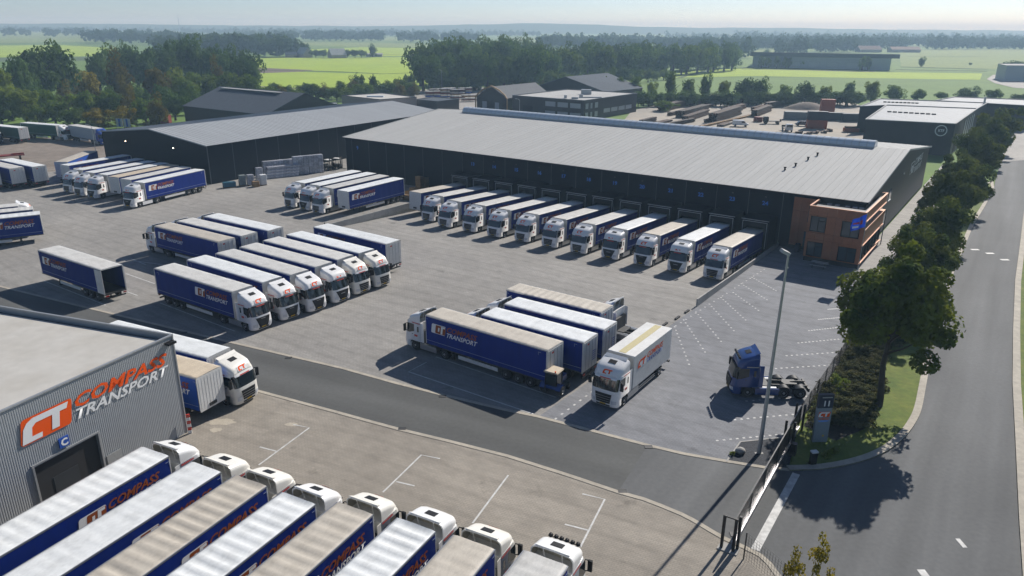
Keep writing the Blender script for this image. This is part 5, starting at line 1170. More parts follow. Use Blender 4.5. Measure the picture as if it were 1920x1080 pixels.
# farms
def farm(px, py, w, d, az, ze, zr, wall, roof, label):
    c = P(px, py); u, v = unit(az), unit(az + 90); q = [c, c + u * w, c + u * w + v * d, c + v * d]
    return gable('farmhouse', label, 'farm', [x[:2] for x in q], ze, zr, wall, roof)
farm(556, 107, 12, 10, -40, 3.2, 9.0, 'barn_wall', 'roof_blue_grey', 'farmhouse with steep dark roof at the far side of the bright meadow')
farm(622, 109, 15, 10, 35, 3.0, 8.5, 'barn_wall', 'roof_blue_grey', 'farmhouse with pale gable right of the steep dark roof')
farm(535, 107.5, 10, 7, 0, 2.6, 5.0, 'barn_wall', 'roof_slate', 'low barn left of the steep-roofed farmhouse')
farm(686, 106, 16, 6, 4, 2.2, 3.2, 'roof_pale', 'roof_pale', 'low white barn beside the round lone tree')
farm(1612, 98, 30, 14, 5, 3.5, 8, 'barn_wall', 'barn_roof', 'red-roofed barn at the edge of the hazy woods')
farm(1672, 98, 38, 14, 0, 3.5, 7, 'barn_wall', 'barn_roof', 'long red-roofed barn at the edge of the hazy woods')

# ------------------------------------------------------------------ lattice mast
mp_ = P(338, 64.0); ms = thing('radio_mast', 'tall thin lattice radio mast on the hazy skyline', 'mast', mp_); mh = 36.0 / px_per_m(mp_) 
b = MB(); wd = 1.6
for a in range(3): b.tube((wd * math.cos(2.1 * a), wd * math.sin(2.1 * a), 0), (0.4 * math.cos(2.1 * a), 0.4 * math.sin(2.1 * a), mh), 0.35, 0.25, 5)
b.obj('lattice', 'galvanised', ms)

# ------------------------------------------------------------------ goods in the yard
def crate_me(w, d, h): return bevel(MB().box(-w / 2, w / 2, -d / 2, d / 2, 0, h).mesh('crate', 'wrapped'), 0.05)
CR = crate_me(1.02, 1.02, 0.74)
def crate_stack(label, pos, az, nx, nz, ny=1, me=None, dx=1.06, dz=0.76):
    t = thing('goods_stack', label, 'goods', pos, R(az), 'wrapped goods beside the dark hall')
    for i in range(nx):
        for j in range(ny):
            for k_ in range(nz): link('crate', me or CR, t, (i * dx, j * dx, k_ * dz))
s0 = P(503, 334); s1 = P(590, 325)
da = math.degrees(math.atan2(s1.y - s0.y, s1.x - s0.x))
crate_stack('tall row of plastic-wrapped crates, nearer half of the wall of goods', s0 + Vector((-1.2, 2.4, 0)), da, 7, 4)
crate_stack('tall row of plastic-wrapped crates, farther half of the wall of goods', s0.lerp(s1, 0.5) + Vector((0.6, 1.2, 0)), da, 6, 5)
LB = bevel(MB().box(-3.4, 3.4, -0.5, 0.5, 0, 0.55).mesh('bale', 'wrapped'), 0.08)
t = thing('goods_stack', 'low pile of long wrapped profiles in front of the crate rows', 'goods', s0.lerp(s1, 0.33) + Vector((-0.2, -0.5, 0)), R(da), 'wrapped goods beside the dark hall')
for i in range(4): link('bale', LB, t, (0.15 * i, 0.1 * i, 0.58 * i))
SB = crate_me(1.2, 1.0, 0.95)
for i, (px, py, n, m) in enumerate(((470, 347, 2, 'wrapped'), (487, 343, 3, 'wrapped'), (455, 348, 2, 'container_grey'), (436, 351, 1, 'machine_teal'), (425, 352, 1, 'machine_teal'), (480, 350, 1, 'timber'), (494, 347, 2, 'tarp_white'))):
    o = thing('pallet_load', ['pair of grey wrapped boxes at the dark wall', 'tall stack of wrapped boxes before the crate rows', 'grey stacked boxes next to the teal machine', 'teal machine part on a pallet', 'teal machine part nearest the parked trailer', 'low timber box in front of the wrapped boxes', 'white wrapped boxes at the outer corner of the goods'][i], 'goods', P(px, py), R(da), 'wrapped goods beside the dark hall')
    for k_ in range(n):
        q = link('crate', SB, o, (0.05 * k_, 0, 0.14 + 0.97 * k_)); q.material_slots[0].link = 'OBJECT'; q.material_slots[0].material = MATS[m]
    MB().box(-0.6, 0.6, -0.5, 0.5, 0, 0.13).obj('pallet', 'timber', o)
def pallet_me():
    b = MB()
    for i in range(5): b.box(-0.6, 0.6, -0.5 + i * 0.21, -0.36 + i * 0.21, 0.1, 0.13)
    for y in (-0.42, 0, 0.42): b.box(-0.6, 0.6, y - 0.05, y + 0.05, 0.0, 0.1)
    return b.mesh('pallet', 'timber')
PAL = pallet_me()
for i, (px, py, n) in enumerate(((768, 371, 9), (776, 366, 10), (787, 356, 18), (797, 354, 15), (763, 375, 7))):
    o = thing('pallet_stack', ['mid-height pile of wooden pallets beside the leftmost dock', 'pile of wooden pallets behind the mid-height one', 'tallest pile of wooden pallets against the warehouse wall', 'pile of wooden pallets just right of the tallest', 'lowest pile of wooden pallets by the low wall'][i], 'pallets', P(px, py), R(WAZ + i * 3), 'wooden pallets by the leftmost dock')
    for k_ in range(n): link('pallet', PAL, o, (random.uniform(-.03, .03), random.uniform(-.03, .03), k_ * 0.145), random.uniform(-.05, .05))
def make_forklift():
    t = Tpl(); b = MB(); b.box(-1.2, 0.7, -0.55, 0.55, 0.35, 1.05); b.box(-1.35, -0.7, -0.5, 0.5, 0.4, 1.3); t.add('body', bevel(b.mesh('body', 'chassis_dark'), 0.05))
    b = MB()
    for x in (-0.8, 0.5):
        for y in (-0.5, 0.5): b.bar((x, y, 1.0), (x * 0.9, y * 0.95, 2.2), 0.07)
    t.add('cab_frame', b.mesh('cab_frame', 'black_plastic'))
    b = MB(); b.box(-0.85, 0.6, -0.55, 0.55, 2.2, 2.28); t.add('roof', b.mesh('roof', 'grp_white'))
    b = MB(); b.box(0.8, 0.95, -0.4, -0.28, 0.1, 2.6); b.box(0.8, 0.95, 0.28, 0.4, 0.1, 2.6); b.box(0.82, 0.92, -0.4, 0.4, 2.5, 2.6); b.box(0.82, 0.92, -0.4, 0.4, 1.2, 1.3); t.add('mast', b.mesh('mast', 'chassis_dark'))
    for s in (-1, 1):
        b = MB(); b.box(0.95, 2.0, s * 0.25 - 0.06, s * 0.25 + 0.06, 0.1, 0.15); t.add('fork', b.mesh('fork', 'chassis_dark'))
        for x in (-0.9, 0.45): add_wheel(t, x, s * 0.5, 0.33, (TYRE_S, RIM_S))
    return t
FK = make_forklift()
for i, (px, py) in enumerate(((600, 322), (617, 319), (634, 316))):
    spawn(FK, 'forklift', f'dark forklift with pale roof in the shade, {["nearest the crate wall", "in the middle of three", "nearest the big warehouse"][i]}', 'forklift', P(px, py), R(-60 + 20 * i), 'forklifts in the shade')
# containers and steel yard
def container(label, pos, az, L=6.06, m='container_red', z=0.0, h=2.6):
    t = thing('container', label, 'container', (pos[0], pos[1], z), R(az))
    b = MB(); prof = []
    n = int(L / 0.28)
    for i in range(n): a = i * 0.28; prof += [(a, 0), (a + 0.08, 0), (a + 0.13, 0.05), (a + 0.22, 0.05)]
    for s in (0, 2.44):
        b.grid([[(x, s + (d if s == 0 else -d), 0.1) for x, d in prof], [(x, s + (d if s == 0 else -d), h - 0.1) for x, d in prof]], 0, False)
    b.box(n * 0.28 - 0.06, n * 0.28, 0.05, 2.39, 0.1, h - 0.05); b.box(0, 0.06, 0.05, 2.39, 0.1, h - 0.05); b.box(0.02, n * 0.28 - 0.02, 0.03, 2.41, h - 0.06, h - 0.02); t2 = b.obj('shell', m, t)
    f_ = MB()
    for x in (0, n * 0.28 - 0.1):
        for y in (-0.01, 2.35): f_.box(x, x + 0.1, y, y + 0.1, 0, h)
    for y in (-0.01, 2.35):
        for z_ in (0, h - 0.1): f_.box(0.1, n * 0.28 - 0.1, y, y + 0.1, z_, z_ + 0.1)
    f_.obj('frame', m, t)
    return t
container('dark red shipping container at the edge of the woods', P2(281, 232), 2, 6.06, 'container_red')
tr = thing('info_board', 'two blue and white notice boards behind the dark hall roof', 'sign', P(220, 243), R(-5))
for i in range(2):
    MB().box(i * 2.3, i * 2.3 + 2.0, -0.05, 0.05, 0.8, 3.2).obj('board', 'blind_white', tr); MB().box(i * 2.3 + 0.7, i * 2.3 + 1.3, -0.08, -0.051, 0.9, 3.1).obj('board_print', 'curtain_bright', tr)
    for x in (0.2, 1.7): MB().box(i * 2.3 + x, i * 2.3 + x + 0.1, -0.04, 0.04, 0, 0.8).obj('post', 'galvanised', tr)
lw = thing('low_loader', 'dark red flatbed trailer at the left edge of the gravel yard', 'trailer', P2(4, 301) + (0,), R(38))
MB().box(-7, 4.4, -1.25, 1.25, 0.95, 1.15).obj('deck', 'container_red', lw); MB().box(2.0, 4.4, -0.4, 0.4, 1.15, 1.4).obj('gooseneck', 'container_red', lw)
for x in (-5, -3.7):
    for s in (-1, 1): q = link('wheel', TYRE, lw, (x, s * 1.0, 0.5)); link('rim', RIM, q)
MB().box(3.4, 3.7, -0.8, 0.8, 0.0, 0.95).obj('leg', 'chassis_dark', lw)
random.seed(11)
beam_me = {}
def beam_stack(label, a, b_, w, h, m):
    """bundles of steel sections lying lengthwise from a to b"""
    A_, B_ = P(*a), P(*b_); d = B_ - A_; L = d.length; t = thing('steel_stack', label, 'steel beams', A_, math.atan2(d.y, d.x), 'stacked steel beams in the storage yard')
    ny, nz = max(2, round(w / 0.75)), max(1, round(h / 0.6))
    for j in range(ny):
        for k_ in range(nz):
            l0, l1 = random.uniform(0, L * 0.05), L - random.uniform(0, L * 0.08)
            MB().box(l0, l1, j * 0.75, j * 0.75 + 0.62, 0.12 + k_ * 0.6, 0.12 + k_ * 0.6 + 0.46).obj('beam', m if random.random() < 0.75 else 'rust', t)
    for x in (L * 0.1, L * 0.5, L * 0.88): MB().box(x, x + 0.25, -0.1, ny * 0.75, 0, 0.115).obj('bearer', 'timber', t)
STK = [((1205, 236), (1232, 229), 1.5, 1.6, 'rust_dark'), ((1236, 237), (1262, 231), 2.2, 1.2, 'rust'), ((1245, 210), (1300, 196), 3.2, 2.4, 'rust_dark'), ((1256, 218), (1340, 200), 1.5, 1.2, 'rust_dark'), ((1280, 222), (1330, 208), 3.0, 2.2, 'rust_dark'),
       ((1288, 229), (1332, 214), 2.2, 1.8, 'rust'), ((1300, 199), (1362, 192), 2.2, 2.0, 'rust_dark'), ((1342, 231), (1392, 214), 2.8, 3.0, 'rust_dark'), ((1326, 231), (1356, 222), 1.5, 1.2, 'rust'), ((1360, 214), (1400, 203), 2.2, 2.0, 'rust'), ((1300, 243), (1420, 216), 0.9, 0.6, 'timber'),
       ((1418, 220), (1448, 208), 2.2, 2.2, 'rust_dark'), ((1412, 208), (1460, 196), 1.6, 1.2, 'rust'), ((1250, 239), (1306, 228), 1.5, 1.2, 'rust_dark'), ((1440, 205), (1500, 193), 2.0, 2.2, 'rust_dark'), ((1356, 238), (1374, 232), 2.4, 0.8, 'rust_dark'), ((1380, 200), (1440, 190), 2.0, 2.2, 'rust_dark')]
WHERE = ['left of the lamp near the office wall', 'short pile at the front edge', 'big pile nearest the office wall', 'long thin pile across the yard', 'big pile in the middle of the yard', 'rusty pile left of the black block', 'pile along the back hedge, left end', 'tallest black block of beams', 'small pile in front of the tallest block', 'rusty pile behind the tallest block', 'single long pale beam on the ground', 'pile right of the pale long beam', 'rusty pile near the hedge', 'front pile next to the skylight line', 'pile along the back hedge, right end', 'low pile beside the white van', 'middle pile along the back hedge']
for (a, b_, w, h, m), wh_ in zip(STK, WHERE): beam_stack(f'dark steel beams: {wh_}', a, b_, w, h, m)
container('pale grey container at the back of the storage yard', P2(1470, 224), -12, 12.2, 'container_grey')
container('navy container stacked on the orange one in the storage yard', P2(1512, 241), -14, 6.06, 'container_navy', 2.62)
container('orange container under the navy one in the storage yard', P2(1512, 241), -14, 6.06, 'container_orange')
container('lower orange-red container behind the navy containers', P2(1538, 214), -10, 5.0, 'container_orange', 0); container('upper orange-red container behind the navy containers', P2(1538, 214), -10, 5.0, 'container_orange', 2.62)
container('long dark container beside the charcoal hall, left one', P2(1550, 226), -8, 6.06, 'container_navy'); container('long dark container beside the charcoal hall, right one', P2(1580, 228), -8, 6.06, 'container_navy')
container('small red skip in the storage yard', P2(1419, 229), 10, 2.0, 'container_red', 0, 1.6)
cb = thing('skip', 'open orange scrap skip next to the charcoal hall wall', 'skip', P(1583, 248), R(-10)); MB().prism([(0, 0), (4.2, 0), (4.2, 2.2), (0, 2.2)], 0.1, 1.2).obj('bin', 'container_orange', cb); MB().box(0.3, 3.6, 0.3, 1.9, 1.201, 1.7).obj('scrap', 'rust', cb)
def make_van():
    t = Tpl(); b = MB(); prof = [(-2.5, 0.45), (2.3, 0.45), (2.45, 0.9), (1.6, 1.15), (0.9, 1.9), (-2.4, 1.95), (-2.5, 1.0)]
    n = len(prof); vs_ = [(x, -0.9, z) for x, z in prof] + [(x, 0.9, z) for x, z in prof]
    b.add(vs_, [tuple(reversed(range(n)))[::-1], tuple(range(n, 2 * n))[::-1]] + [(i, n + i, n + (i + 1) % n, (i + 1) % n) for i in range(n)]); t.add('body', bevel(b.mesh('body', 'white_paint'), 0.08, 2))
    b = MB(); b.add([(1.66, -0.8, 1.18), (1.66, 0.8, 1.18), (1.0, 0.8, 1.86), (1.0, -0.8, 1.86)], [(0, 1, 2, 3)]); t.add('windscreen', b.mesh('windscreen', 'glass_dark'), (0.03, 0, 0.02))
    for s in (-1, 1):
        b = MB(); b.add([(0.2, s * 0.91, 1.2), (1.4, s * 0.91, 1.2), (0.95, s * 0.91, 1.75), (0.2, s * 0.91, 1.75)], [(0, 1, 2, 3)]); t.add('side_window', b.mesh('side_window', 'glass_dark'))
        for x in (-1.6, 1.5): add_wheel(t, x, s * 0.82, 0.33, (TYRE_S, RIM_S))
    return t
VAN = make_van()
spawn(VAN, 'van', 'white delivery van among the steel stacks', 'van', P(1388, 237), R(-12))
def make_pickup():
    t = Tpl(); b = MB(); b.box(-3.2, 0.6, -1.0, 1.0, 0.8, 1.0); b.box(-3.2, -3.1, -1.0, 1.0, 1.0, 1.5); t.add('flatbed', b.mesh('flatbed', 'chassis_dark'))
    b = MB(); b.box(0.7, 2.3, -1.0, 1.0, 0.5, 2.3); t.add('cab', bevel(b.mesh('cab', 'white_paint'), 0.14, 2))
    b = MB(); b.box(2.28, 2.32, -0.85, 0.85, 1.4, 2.1); t.add('windscreen', b.mesh('windscreen', 'glass_dark'))
    for s in (-1, 1):
        for x in (-2.2, 1.5): add_wheel(t, x, s * 0.85, 0.45)
    return t
spawn(make_pickup(), 'flatbed_truck', 'small white-cabbed flatbed truck beside the stacked containers', 'truck', P(1476, 246), R(-95))
spawn(make_pickup(), 'flatbed_truck', 'dark flatbed vehicle parked between the van and the grey container', 'truck', P(1444, 232), R(170), None, {'cab': 'chassis_dark'})
spawn(VAN, 'van', 'dark car between the containers and the flatbed truck', 'car', P(1503, 236), R(170), None, {'body': 'board_navy'}, scale=(0.85, 0.95, 0.8))
pile = MB(); rr = random.Random(3); rows = []
for i in range(7):
    f_ = i / 6; rows.append([(9 * (1 - f_) * math.cos(a * 0.5236) * (1 + rr.uniform(-.08, .08)), 5 * (1 - f_) * math.sin(a * 0.5236) * (1 + rr.uniform(-.08, .08)), 2.6 * (1 - (1 - f_) ** 1.6)) for a in range(12)])
pile.grid(rows, 0, True, closed=True); tag(pile.obj('soil_heap', 'gravel', None, P(1512, 204)), 'brown heap of soil at the back hedge of the storage yard', 'soil heap')
PLATE = MB().box(-1.3, 1.3, -0.35, 0.35, 0, 0.35).mesh('beam', 'rust')
for i, (px, py) in enumerate(((1462, 252), (1480, 254), (1497, 251), (1517, 252), (1532, 250), (1547, 249), (1556, 246))):
    o = thing('steel_offcut', f'low bundle of steel offcuts, {ORD[i]} counted from the van towards the skip', 'steel beams', P(px, py), R(15 * i), 'steel offcuts')
    for k_ in range(3): link('beam', PLATE, o, (0.1 * k_, (k_ % 2) * 0.75, 0.36 * (k_ // 2)))
# goods between the timber hall and the brick hall: racks with white covers
rk_i = 0
for (px, py, n) in ((812, 190, 3), (838, 184, 3), (858, 186, 3), (818, 178, 2), (842, 176, 2), (872, 176, 2), (880, 190, 2), (862, 170, 2), (888, 168, 2)):
    rk_i += 1
    o = thing('storage_rack', f'rack of boards under white covers, {ORD[rk_i - 1]} counted from the brown hall', 'rack', P(px, py), R(20), 'racks beside the timber hall')
    for k_ in range(n):
        MB().box(-3, 3, -0.9, 0.9, 0.4 + k_ * 1.4, 0.9 + k_ * 1.4).obj('board_pack', ('timber', 'rust', 'curtain_bright', 'container_red')[(rk_i + k_) % 4], o); MB().box(-3.2, 3.2, -1.1, 1.1, 1.2 + k_ * 1.4, 1.32 + k_ * 1.4).obj('cover', 'roof_pale', o)
    b = MB()
    for x in (-3, 0, 3): b.box(x - 0.08, x + 0.08, -1.0, -0.9, 0, n * 1.4 + 0.1); b.box(x - 0.08, x + 0.08, 0.9, 1.0, 0, n * 1.4 + 0.1)
    b.obj('frame', 'chassis_dark', o)
spawn(VAN, 'van', 'white van by the brown hall', 'van', P(627, 203), R(10)); spawn(VAN, 'van', 'red van left of the brown hall', 'van', P(608, 204), R(10), None, {'body': 'container_red'})

# ------------------------------------------------------------------ gate, sign, lamps, fences
g0, g1 = Vector((13.25, 36.5, 0)), Vector((22.3, 50.5, 0)); dg_ = g1 - g0
gt = thing('sliding_gate', 'long black sliding gate standing closed across the entrance', 'gate', g0, math.atan2(dg_.y, dg_.x)); gl_ = dg_.length
MB().box(0.2, gl_, -0.11, 0.11, 0.1, 0.32).obj('bottom_beam', 'aluminium', gt); MB().box(0.2, gl_, -0.04, 0.04, 1.95, 2.05).obj('top_rail', 'gate_black', gt)
b = MB()
for i in range(int((gl_ - 0.4) / 0.062)): x = 0.3 + i * 0.062; b.box(x, x + 0.05, -0.02, 0.02, 0.325, 1.95)
b.obj('infill_bars', 'gate_black', gt, kind='stuff')
for i in range(6): MB().box(0.22 + i * (gl_ - 0.4) / 5, 0.32 + i * (gl_ - 0.4) / 5, -0.05, 0.05, 0.34, 1.95).obj('upright', 'gate_black', gt)
gp = thing('gate_post', 'black twin catch post at the near end of the sliding gate', 'post', g0, math.atan2(dg_.y, dg_.x))
for x, y in ((-0.25, 0.55), (-0.25, -0.15), (0.1, -0.3)): MB().box(x - 0.08, x + 0.08, y - 0.08, y + 0.08, 0.05, 2.35).obj('post', 'gate_black', gp)
MB().box(-0.3, -0.2, -0.15, 0.55, 2.25, 2.33).obj('cross_bar', 'gate_black', gp); MB().box(-0.5, 0.3, -0.45, 0.75, 0, 0.06).obj('base_plate', 'concrete', gp)
gp = thing('gate_post', 'black guide posts and drive box at the far end of the sliding gate', 'post', g0 + dg_ * 0.80, math.atan2(dg_.y, dg_.x))
for x in (0.0, 3.2):
    for y in (-0.3, 0.3): MB().box(x - 0.08, x + 0.08, y - 0.08, y + 0.08, 0, 2.3).obj('post', 'gate_black', gp)
MB().box(-0.9, -0.5, -0.75, -0.35, 0, 1.0).obj('drive_box', 'gate_black', gp)
sgp = thing('sign_pillar', 'grey pillar sign with dark blue top and house number 11', 'sign', P(1535, 829), R(4))
MB().box(-0.56, 0.56, -0.12, 0.12, 0, 2.95).obj('lower_panel', 'board_grey', sgp); up_ = MB().box(-0.565, 0.565, -0.125, 0.125, 2.952, 4.05).obj('upper_panel', 'board_navy', sgp)
link('lettering', text_mesh('lettering', '11', 0.62, 'logo_white', 0, 0.02, 1.0, 'CENTER'), up_, (0.08, -0.13, 3.12)); MB().box(-0.32, 0.45, -0.128, -0.1255, 3.78, 3.86).obj('street_name', 'galvanised', up_)
e1 = poly_mesh('emblem', [[(x * 0.44 - 0.44, z * 0.44) for x, z in rounded(0, 0, 2, 1, 0.12)]], 'logo_orange', 0, 0.15); e2 = poly_mesh('emblem_letters', [[(x * 0.44 - 0.44, z * 0.44) for x, z in p] for p in EMBLEM_C + EMBLEM_T], 'logo_white', -0.004, 0.15)
q = link('emblem', e1, sgp, (-0.02, -0.126, 2.2)); link('emblem_letters', e2, q)
link('lettering', text_mesh('lettering', 'COMPASS', 0.19, 'logo_orange', 0.3, 0.004, 0.95, 'CENTER'), sgp, (0, -0.126, 1.98)); link('lettering', text_mesh('lettering', 'TRANSPORT', 0.15, 'sign_blue', 0.3, 0.002, 0.95, 'CENTER'), sgp, (0, -0.126, 1.82))
MB().add([(0.1, -0.126, 0.55), (0.25, -0.126, 0.55), (0.25, -0.126, 0.7), (0.1, -0.126, 0.7)], [(0, 1, 2, 3)]).obj('sticker', 'plate_yellow', sgp)
pl = thing('control_pillar', 'small black access pillar with bright top beside the gate', 'pillar', P(1523, 872), R(10)); MB().box(-0.22, 0.22, -0.14, 0.14, 0, 1.05).obj('body', 'gate_black', pl); MB().box(-0.24, 0.24, -0.17, 0.17, 1.05, 1.15).obj('cap', 'grp_white', pl); MB().box(-0.4, 0.4, -0.25, 0.25, 0, 0.09).obj('base', 'concrete', pl)
def lamp_post(label, base, h, flood=True, arm=None):
    t = thing('lamp_post', label, 'lamp post', base)
    MB().tube((0, 0, 0), (0.16 if flood else 0, 0.0, h), 0.16 if flood else 0.09, 0.07 if flood else 0.05, 10).obj('pole', 'galvanised', t)
    if flood:
        MB().box(-0.3, 0.3, -0.12, 0.12, 0, 0.03).obj('base_plate', 'concrete', t)
        M = Matrix.Translation((0.05, 0, h)) @ Matrix.Rotation(R(25), 4, 'Y'); MB().box(-0.42, 0.12, -0.3, 0.3, -0.08, 0.14, 0, M).obj('lamp_head', 'roof_pale', t); MB().tube((0.05, 0, h - 1.0), (0.3, 0, h - 1.0), 0.04).obj('bracket', 'galvanised', t)
    else:
        a = arm or (-1.0, 0); pts = [(0, 0, h), (a[0] * 0.4, a[1] * 0.4, h + 0.35), (a[0], a[1], h + 0.45)]; b = MB(); b.tube(pts[0], pts[1], 0.05); b.tube(pts[1], pts[2], 0.05); b.box(a[0] - 0.5, a[0] + 0.1, a[1] - 0.12, a[1] + 0.12, h + 0.4, h + 0.52); b.obj('lamp_arm', 'galvanised', t)
lamp_post('tall grey floodlight mast standing in the dark gravel bed', P(1423, 850), 15.3)
lamp_post('slim curved street lamp beside the gable of the dark hall', P(182, 297), 7.2, False, (-0.9, 0.2))
lamp_post('slim lamp post in front of the office building', P(974, 222), 6.0, False)
lamp_post('slim lamp post at the round sign hall', P(1752, 272), 6.0, False)
lamp_post('thin light pole among the trees behind the racks', P(909, 168), 9.0, False); lamp_post('thin light pole before the wood, left of the racks', P(829, 175), 10.0, False); lamp_post('thin light pole behind the brown hall', P(674, 180), 6.5, False)
st = P(1388, 850); bo = MB(); rr = random.Random(5); rows = []
for i in range(6):
    f_ = math.pi * i / 5; rows.append([(0.42 * math.sin(f_) * math.cos(a * 0.7854) * rr.uniform(.85, 1.1), 0.34 * math.sin(f_) * math.sin(a * 0.7854) * rr.uniform(.85, 1.1), 0.22 - 0.26 * math.cos(f_)) for a in range(8)])
bo.grid(rows, 0, True, closed=True); tag(bo.obj('boulder', 'concrete', None, st), 'single grey boulder in the dark gravel bed', 'stone')
# fence along the planting bed and the mesh fence by the apron
def mesh_fence(label, a, b_, h, n, solid=False):
    d = Vector(b_) - Vector(a); t = thing('fence', label, 'fence', a, math.atan2(d.y, d.x)); L = d.length
    for i in range(n + 1): MB().box(L * i / n - 0.03, L * i / n + 0.03, -0.03, 0.03, 0, h + 0.05).obj('post', 'gate_black', t)
    b = MB(); s = 0.12 if solid else 0.2
    for i in range(int(L / s)): b.box(i * s, i * s + 0.012, -0.006, 0.006, 0.05, h)
    for j in range(int(h / 0.2) + 1): b.box(0, L, -0.012, -0.006, 0.05 + j * 0.2, 0.062 + j * 0.2)
    b.obj('wire_mesh', 'gate_black', t, kind='stuff')
mesh_fence('black wire mesh fence running beside the shrubs from the gate', (22.7, 51.3, 0), (53.0, 94.5, 0), 1.8, 20, True)
mesh_fence('black wire mesh fence at the corner of the front apron', (13.7, 35.6, 0), (16.4, 30.5, 0), 1.8, 2)
bc_ = WL(1.6, -1.4); tag(MB().box(-0.3, 0.3, -0.35, 0.35, 0, 1.1).obj('wheelie_bin', 'board_navy', None, bc_, R(WAZ)), 'dark wheeled bin in the corner beside the copper office', 'bin')

# ------------------------------------------------------------------ trees and shrubs
def crown_arrays(seed, n, leaf, clumps, zs=0.85, shell=(0.45, 0.92), cr=(0.24, 0.40), low=-0.75):
    """leaf quads of a unit crown: clumps spread through the crown's volume, leaves spread through each clump"""
    g = np.random.default_rng(seed); cs = []
    while len(cs) < clumps:
        v = g.normal(size=3); v /= np.linalg.norm(v)
        if v[2] < low: continue
        v = v * g.uniform(*shell) * (1 + 0.22 * g.normal()); v[2] *= zs; cs.append(v)
    cs = np.array(cs); rad = g.uniform(*cr, size=clumps)
    k = g.integers(0, clumps, n); d = g.normal(size=(n, 3)); d /= np.linalg.norm(d, axis=1)[:, None]
    p = cs[k] + d * (rad[k] * g.uniform(0.55, 1.05, n) ** 0.7)[:, None] * np.array([1, 1, 0.8])
    nor = d * 0.8 + g.normal(size=(n, 3)) * 0.55 + np.array([0, 0, 0.5]); nor /= np.linalg.norm(nor, axis=1)[:, None]
    t = np.cross(nor, g.normal(size=(n, 3))); t /= np.linalg.norm(t, axis=1)[:, None]; b = np.cross(nor, t)
    s = leaf * g.uniform(0.6, 1.3, n)[:, None]
    q = np.stack([p - t * s, p - b * s * 0.7, p + t * s, p + b * s * 0.7], 1)
    return q.reshape(-1, 3)
def quads_mesh(name, verts, material):
    me = bpy.data.meshes.new(name); nq = len(verts) // 4
    me.vertices.add(len(verts)); me.vertices.foreach_set('co', verts.astype(np.float32).ravel())
    me.loops.add(len(verts)); me.loops.foreach_set('vertex_index', np.arange(len(verts), dtype=np.int32))
    me.polygons.add(nq); me.polygons.foreach_set('loop_start', np.arange(0, len(verts), 4, dtype=np.int32)); me.polygons.foreach_set('loop_total', np.full(nq, 4, dtype=np.int32))
    me.materials.append(MATS[material]); me.update(); me.validate(); return me
def trunk_mesh(seed, h=1.0, r=0.05, limbs=6, spread=0.55, z0=0.35):
    """unit trunk: height 1 reaches into the crown, tapered, with limbs"""
    g = random.Random(seed); b = MB(); top = Vector((g.uniform(-.03, .03), g.uniform(-.03, .03), h * 0.8)); pts = [Vector((0, 0, 0)), Vector((0.01, 0, 0.06)), Vector((g.uniform(-.02, .02), 0, z0)), top]; rr = [r * 1.4, r, r * 0.75, r * 0.25]
    for i in range(3): b.tube(pts[i], pts[i + 1], rr[i], rr[i + 1], 8)
    for i in range(limbs):
        t = g.uniform(0, 0.8); a = pts[2].lerp(top, t); az = 2 * math.pi * (i / limbs) + g.uniform(-.4, .4); L = spread * g.uniform(0.5, 0.9) * (1 - 0.4 * t)
        e = a + Vector((math.cos(az) * L, math.sin(az) * L, g.uniform(0.12, 0.35))); m = a.lerp(e, 0.5) + Vector((0, 0, -0.02)); b.tube(a, m, r * 0.42, r * 0.26, 6); b.tube(m, e, r * 0.26, r * 0.08, 6)
    return b.mesh('trunk', 'bark')
TRUNKS = [trunk_mesh(i) for i in range(3)]
def tree(name, label, cat, base, height, radius, crown_me, rz=0.0, group=None, trunk=None, cz=None, crown_h=None, m=None):
    """height: top of the crown; radius: crown radius"""
    t = thing(name, label, cat, base, rz, group)
    k = link('trunk', trunk or TRUNKS[int(rz * 10) % 3], t); k.scale = (height * 0.85, height * 0.85, height * 0.85)
    rh = crown_h or min(radius * 1.05, height * 0.46); c = link('crown', crown_me, t, (0, 0, cz if cz is not None else height - rh * 0.95)); c.scale = (radius, radius, rh / 0.85)
    if m: c.material_slots[0].link = 'OBJECT'; c.material_slots[0].material = MATS[m]
    return t
STRUNK = [trunk_mesh(30 + i, r=0.026, limbs=9, spread=0.42) for i in range(3)]
STREET = [quads_mesh('crown', crown_arrays(40 + i, 20000, 0.040, 58, 0.85, shell=(0.35, 0.95), cr=(0.17, 0.32)), 'leaf_street') for i in range(3)]
ST = [((1680, 582), 8.5, 120), ((1725, 482), 6.6, 66), ((1752, 432), 6.5, 62), ((1780, 372), 6.4, 56), ((1808, 332), 6.2, 48), ((1832, 290), 6.2, 48), ((1856, 258), 6.2, 42), ((1868, 238), 6.2, 40)]
for i, ((px, py), z, r) in enumerate(ST):
    c = P(px, py, z); rad = r / px_per_m(c) * 0.94
    tree('street_tree', 'largest dark street tree, standing beside the entrance sign' if i == 0 else f'dark leafy street tree, {ORD[i]} in the row counted from the entrance', 'tree', (c.x, c.y, 0.05), z + rad * 0.9, rad, STREET[i % 3], 1.3 * i, 'trees along the street', trunk=STRUNK[i % 3], cz=z, crown_h=rad * 0.92)
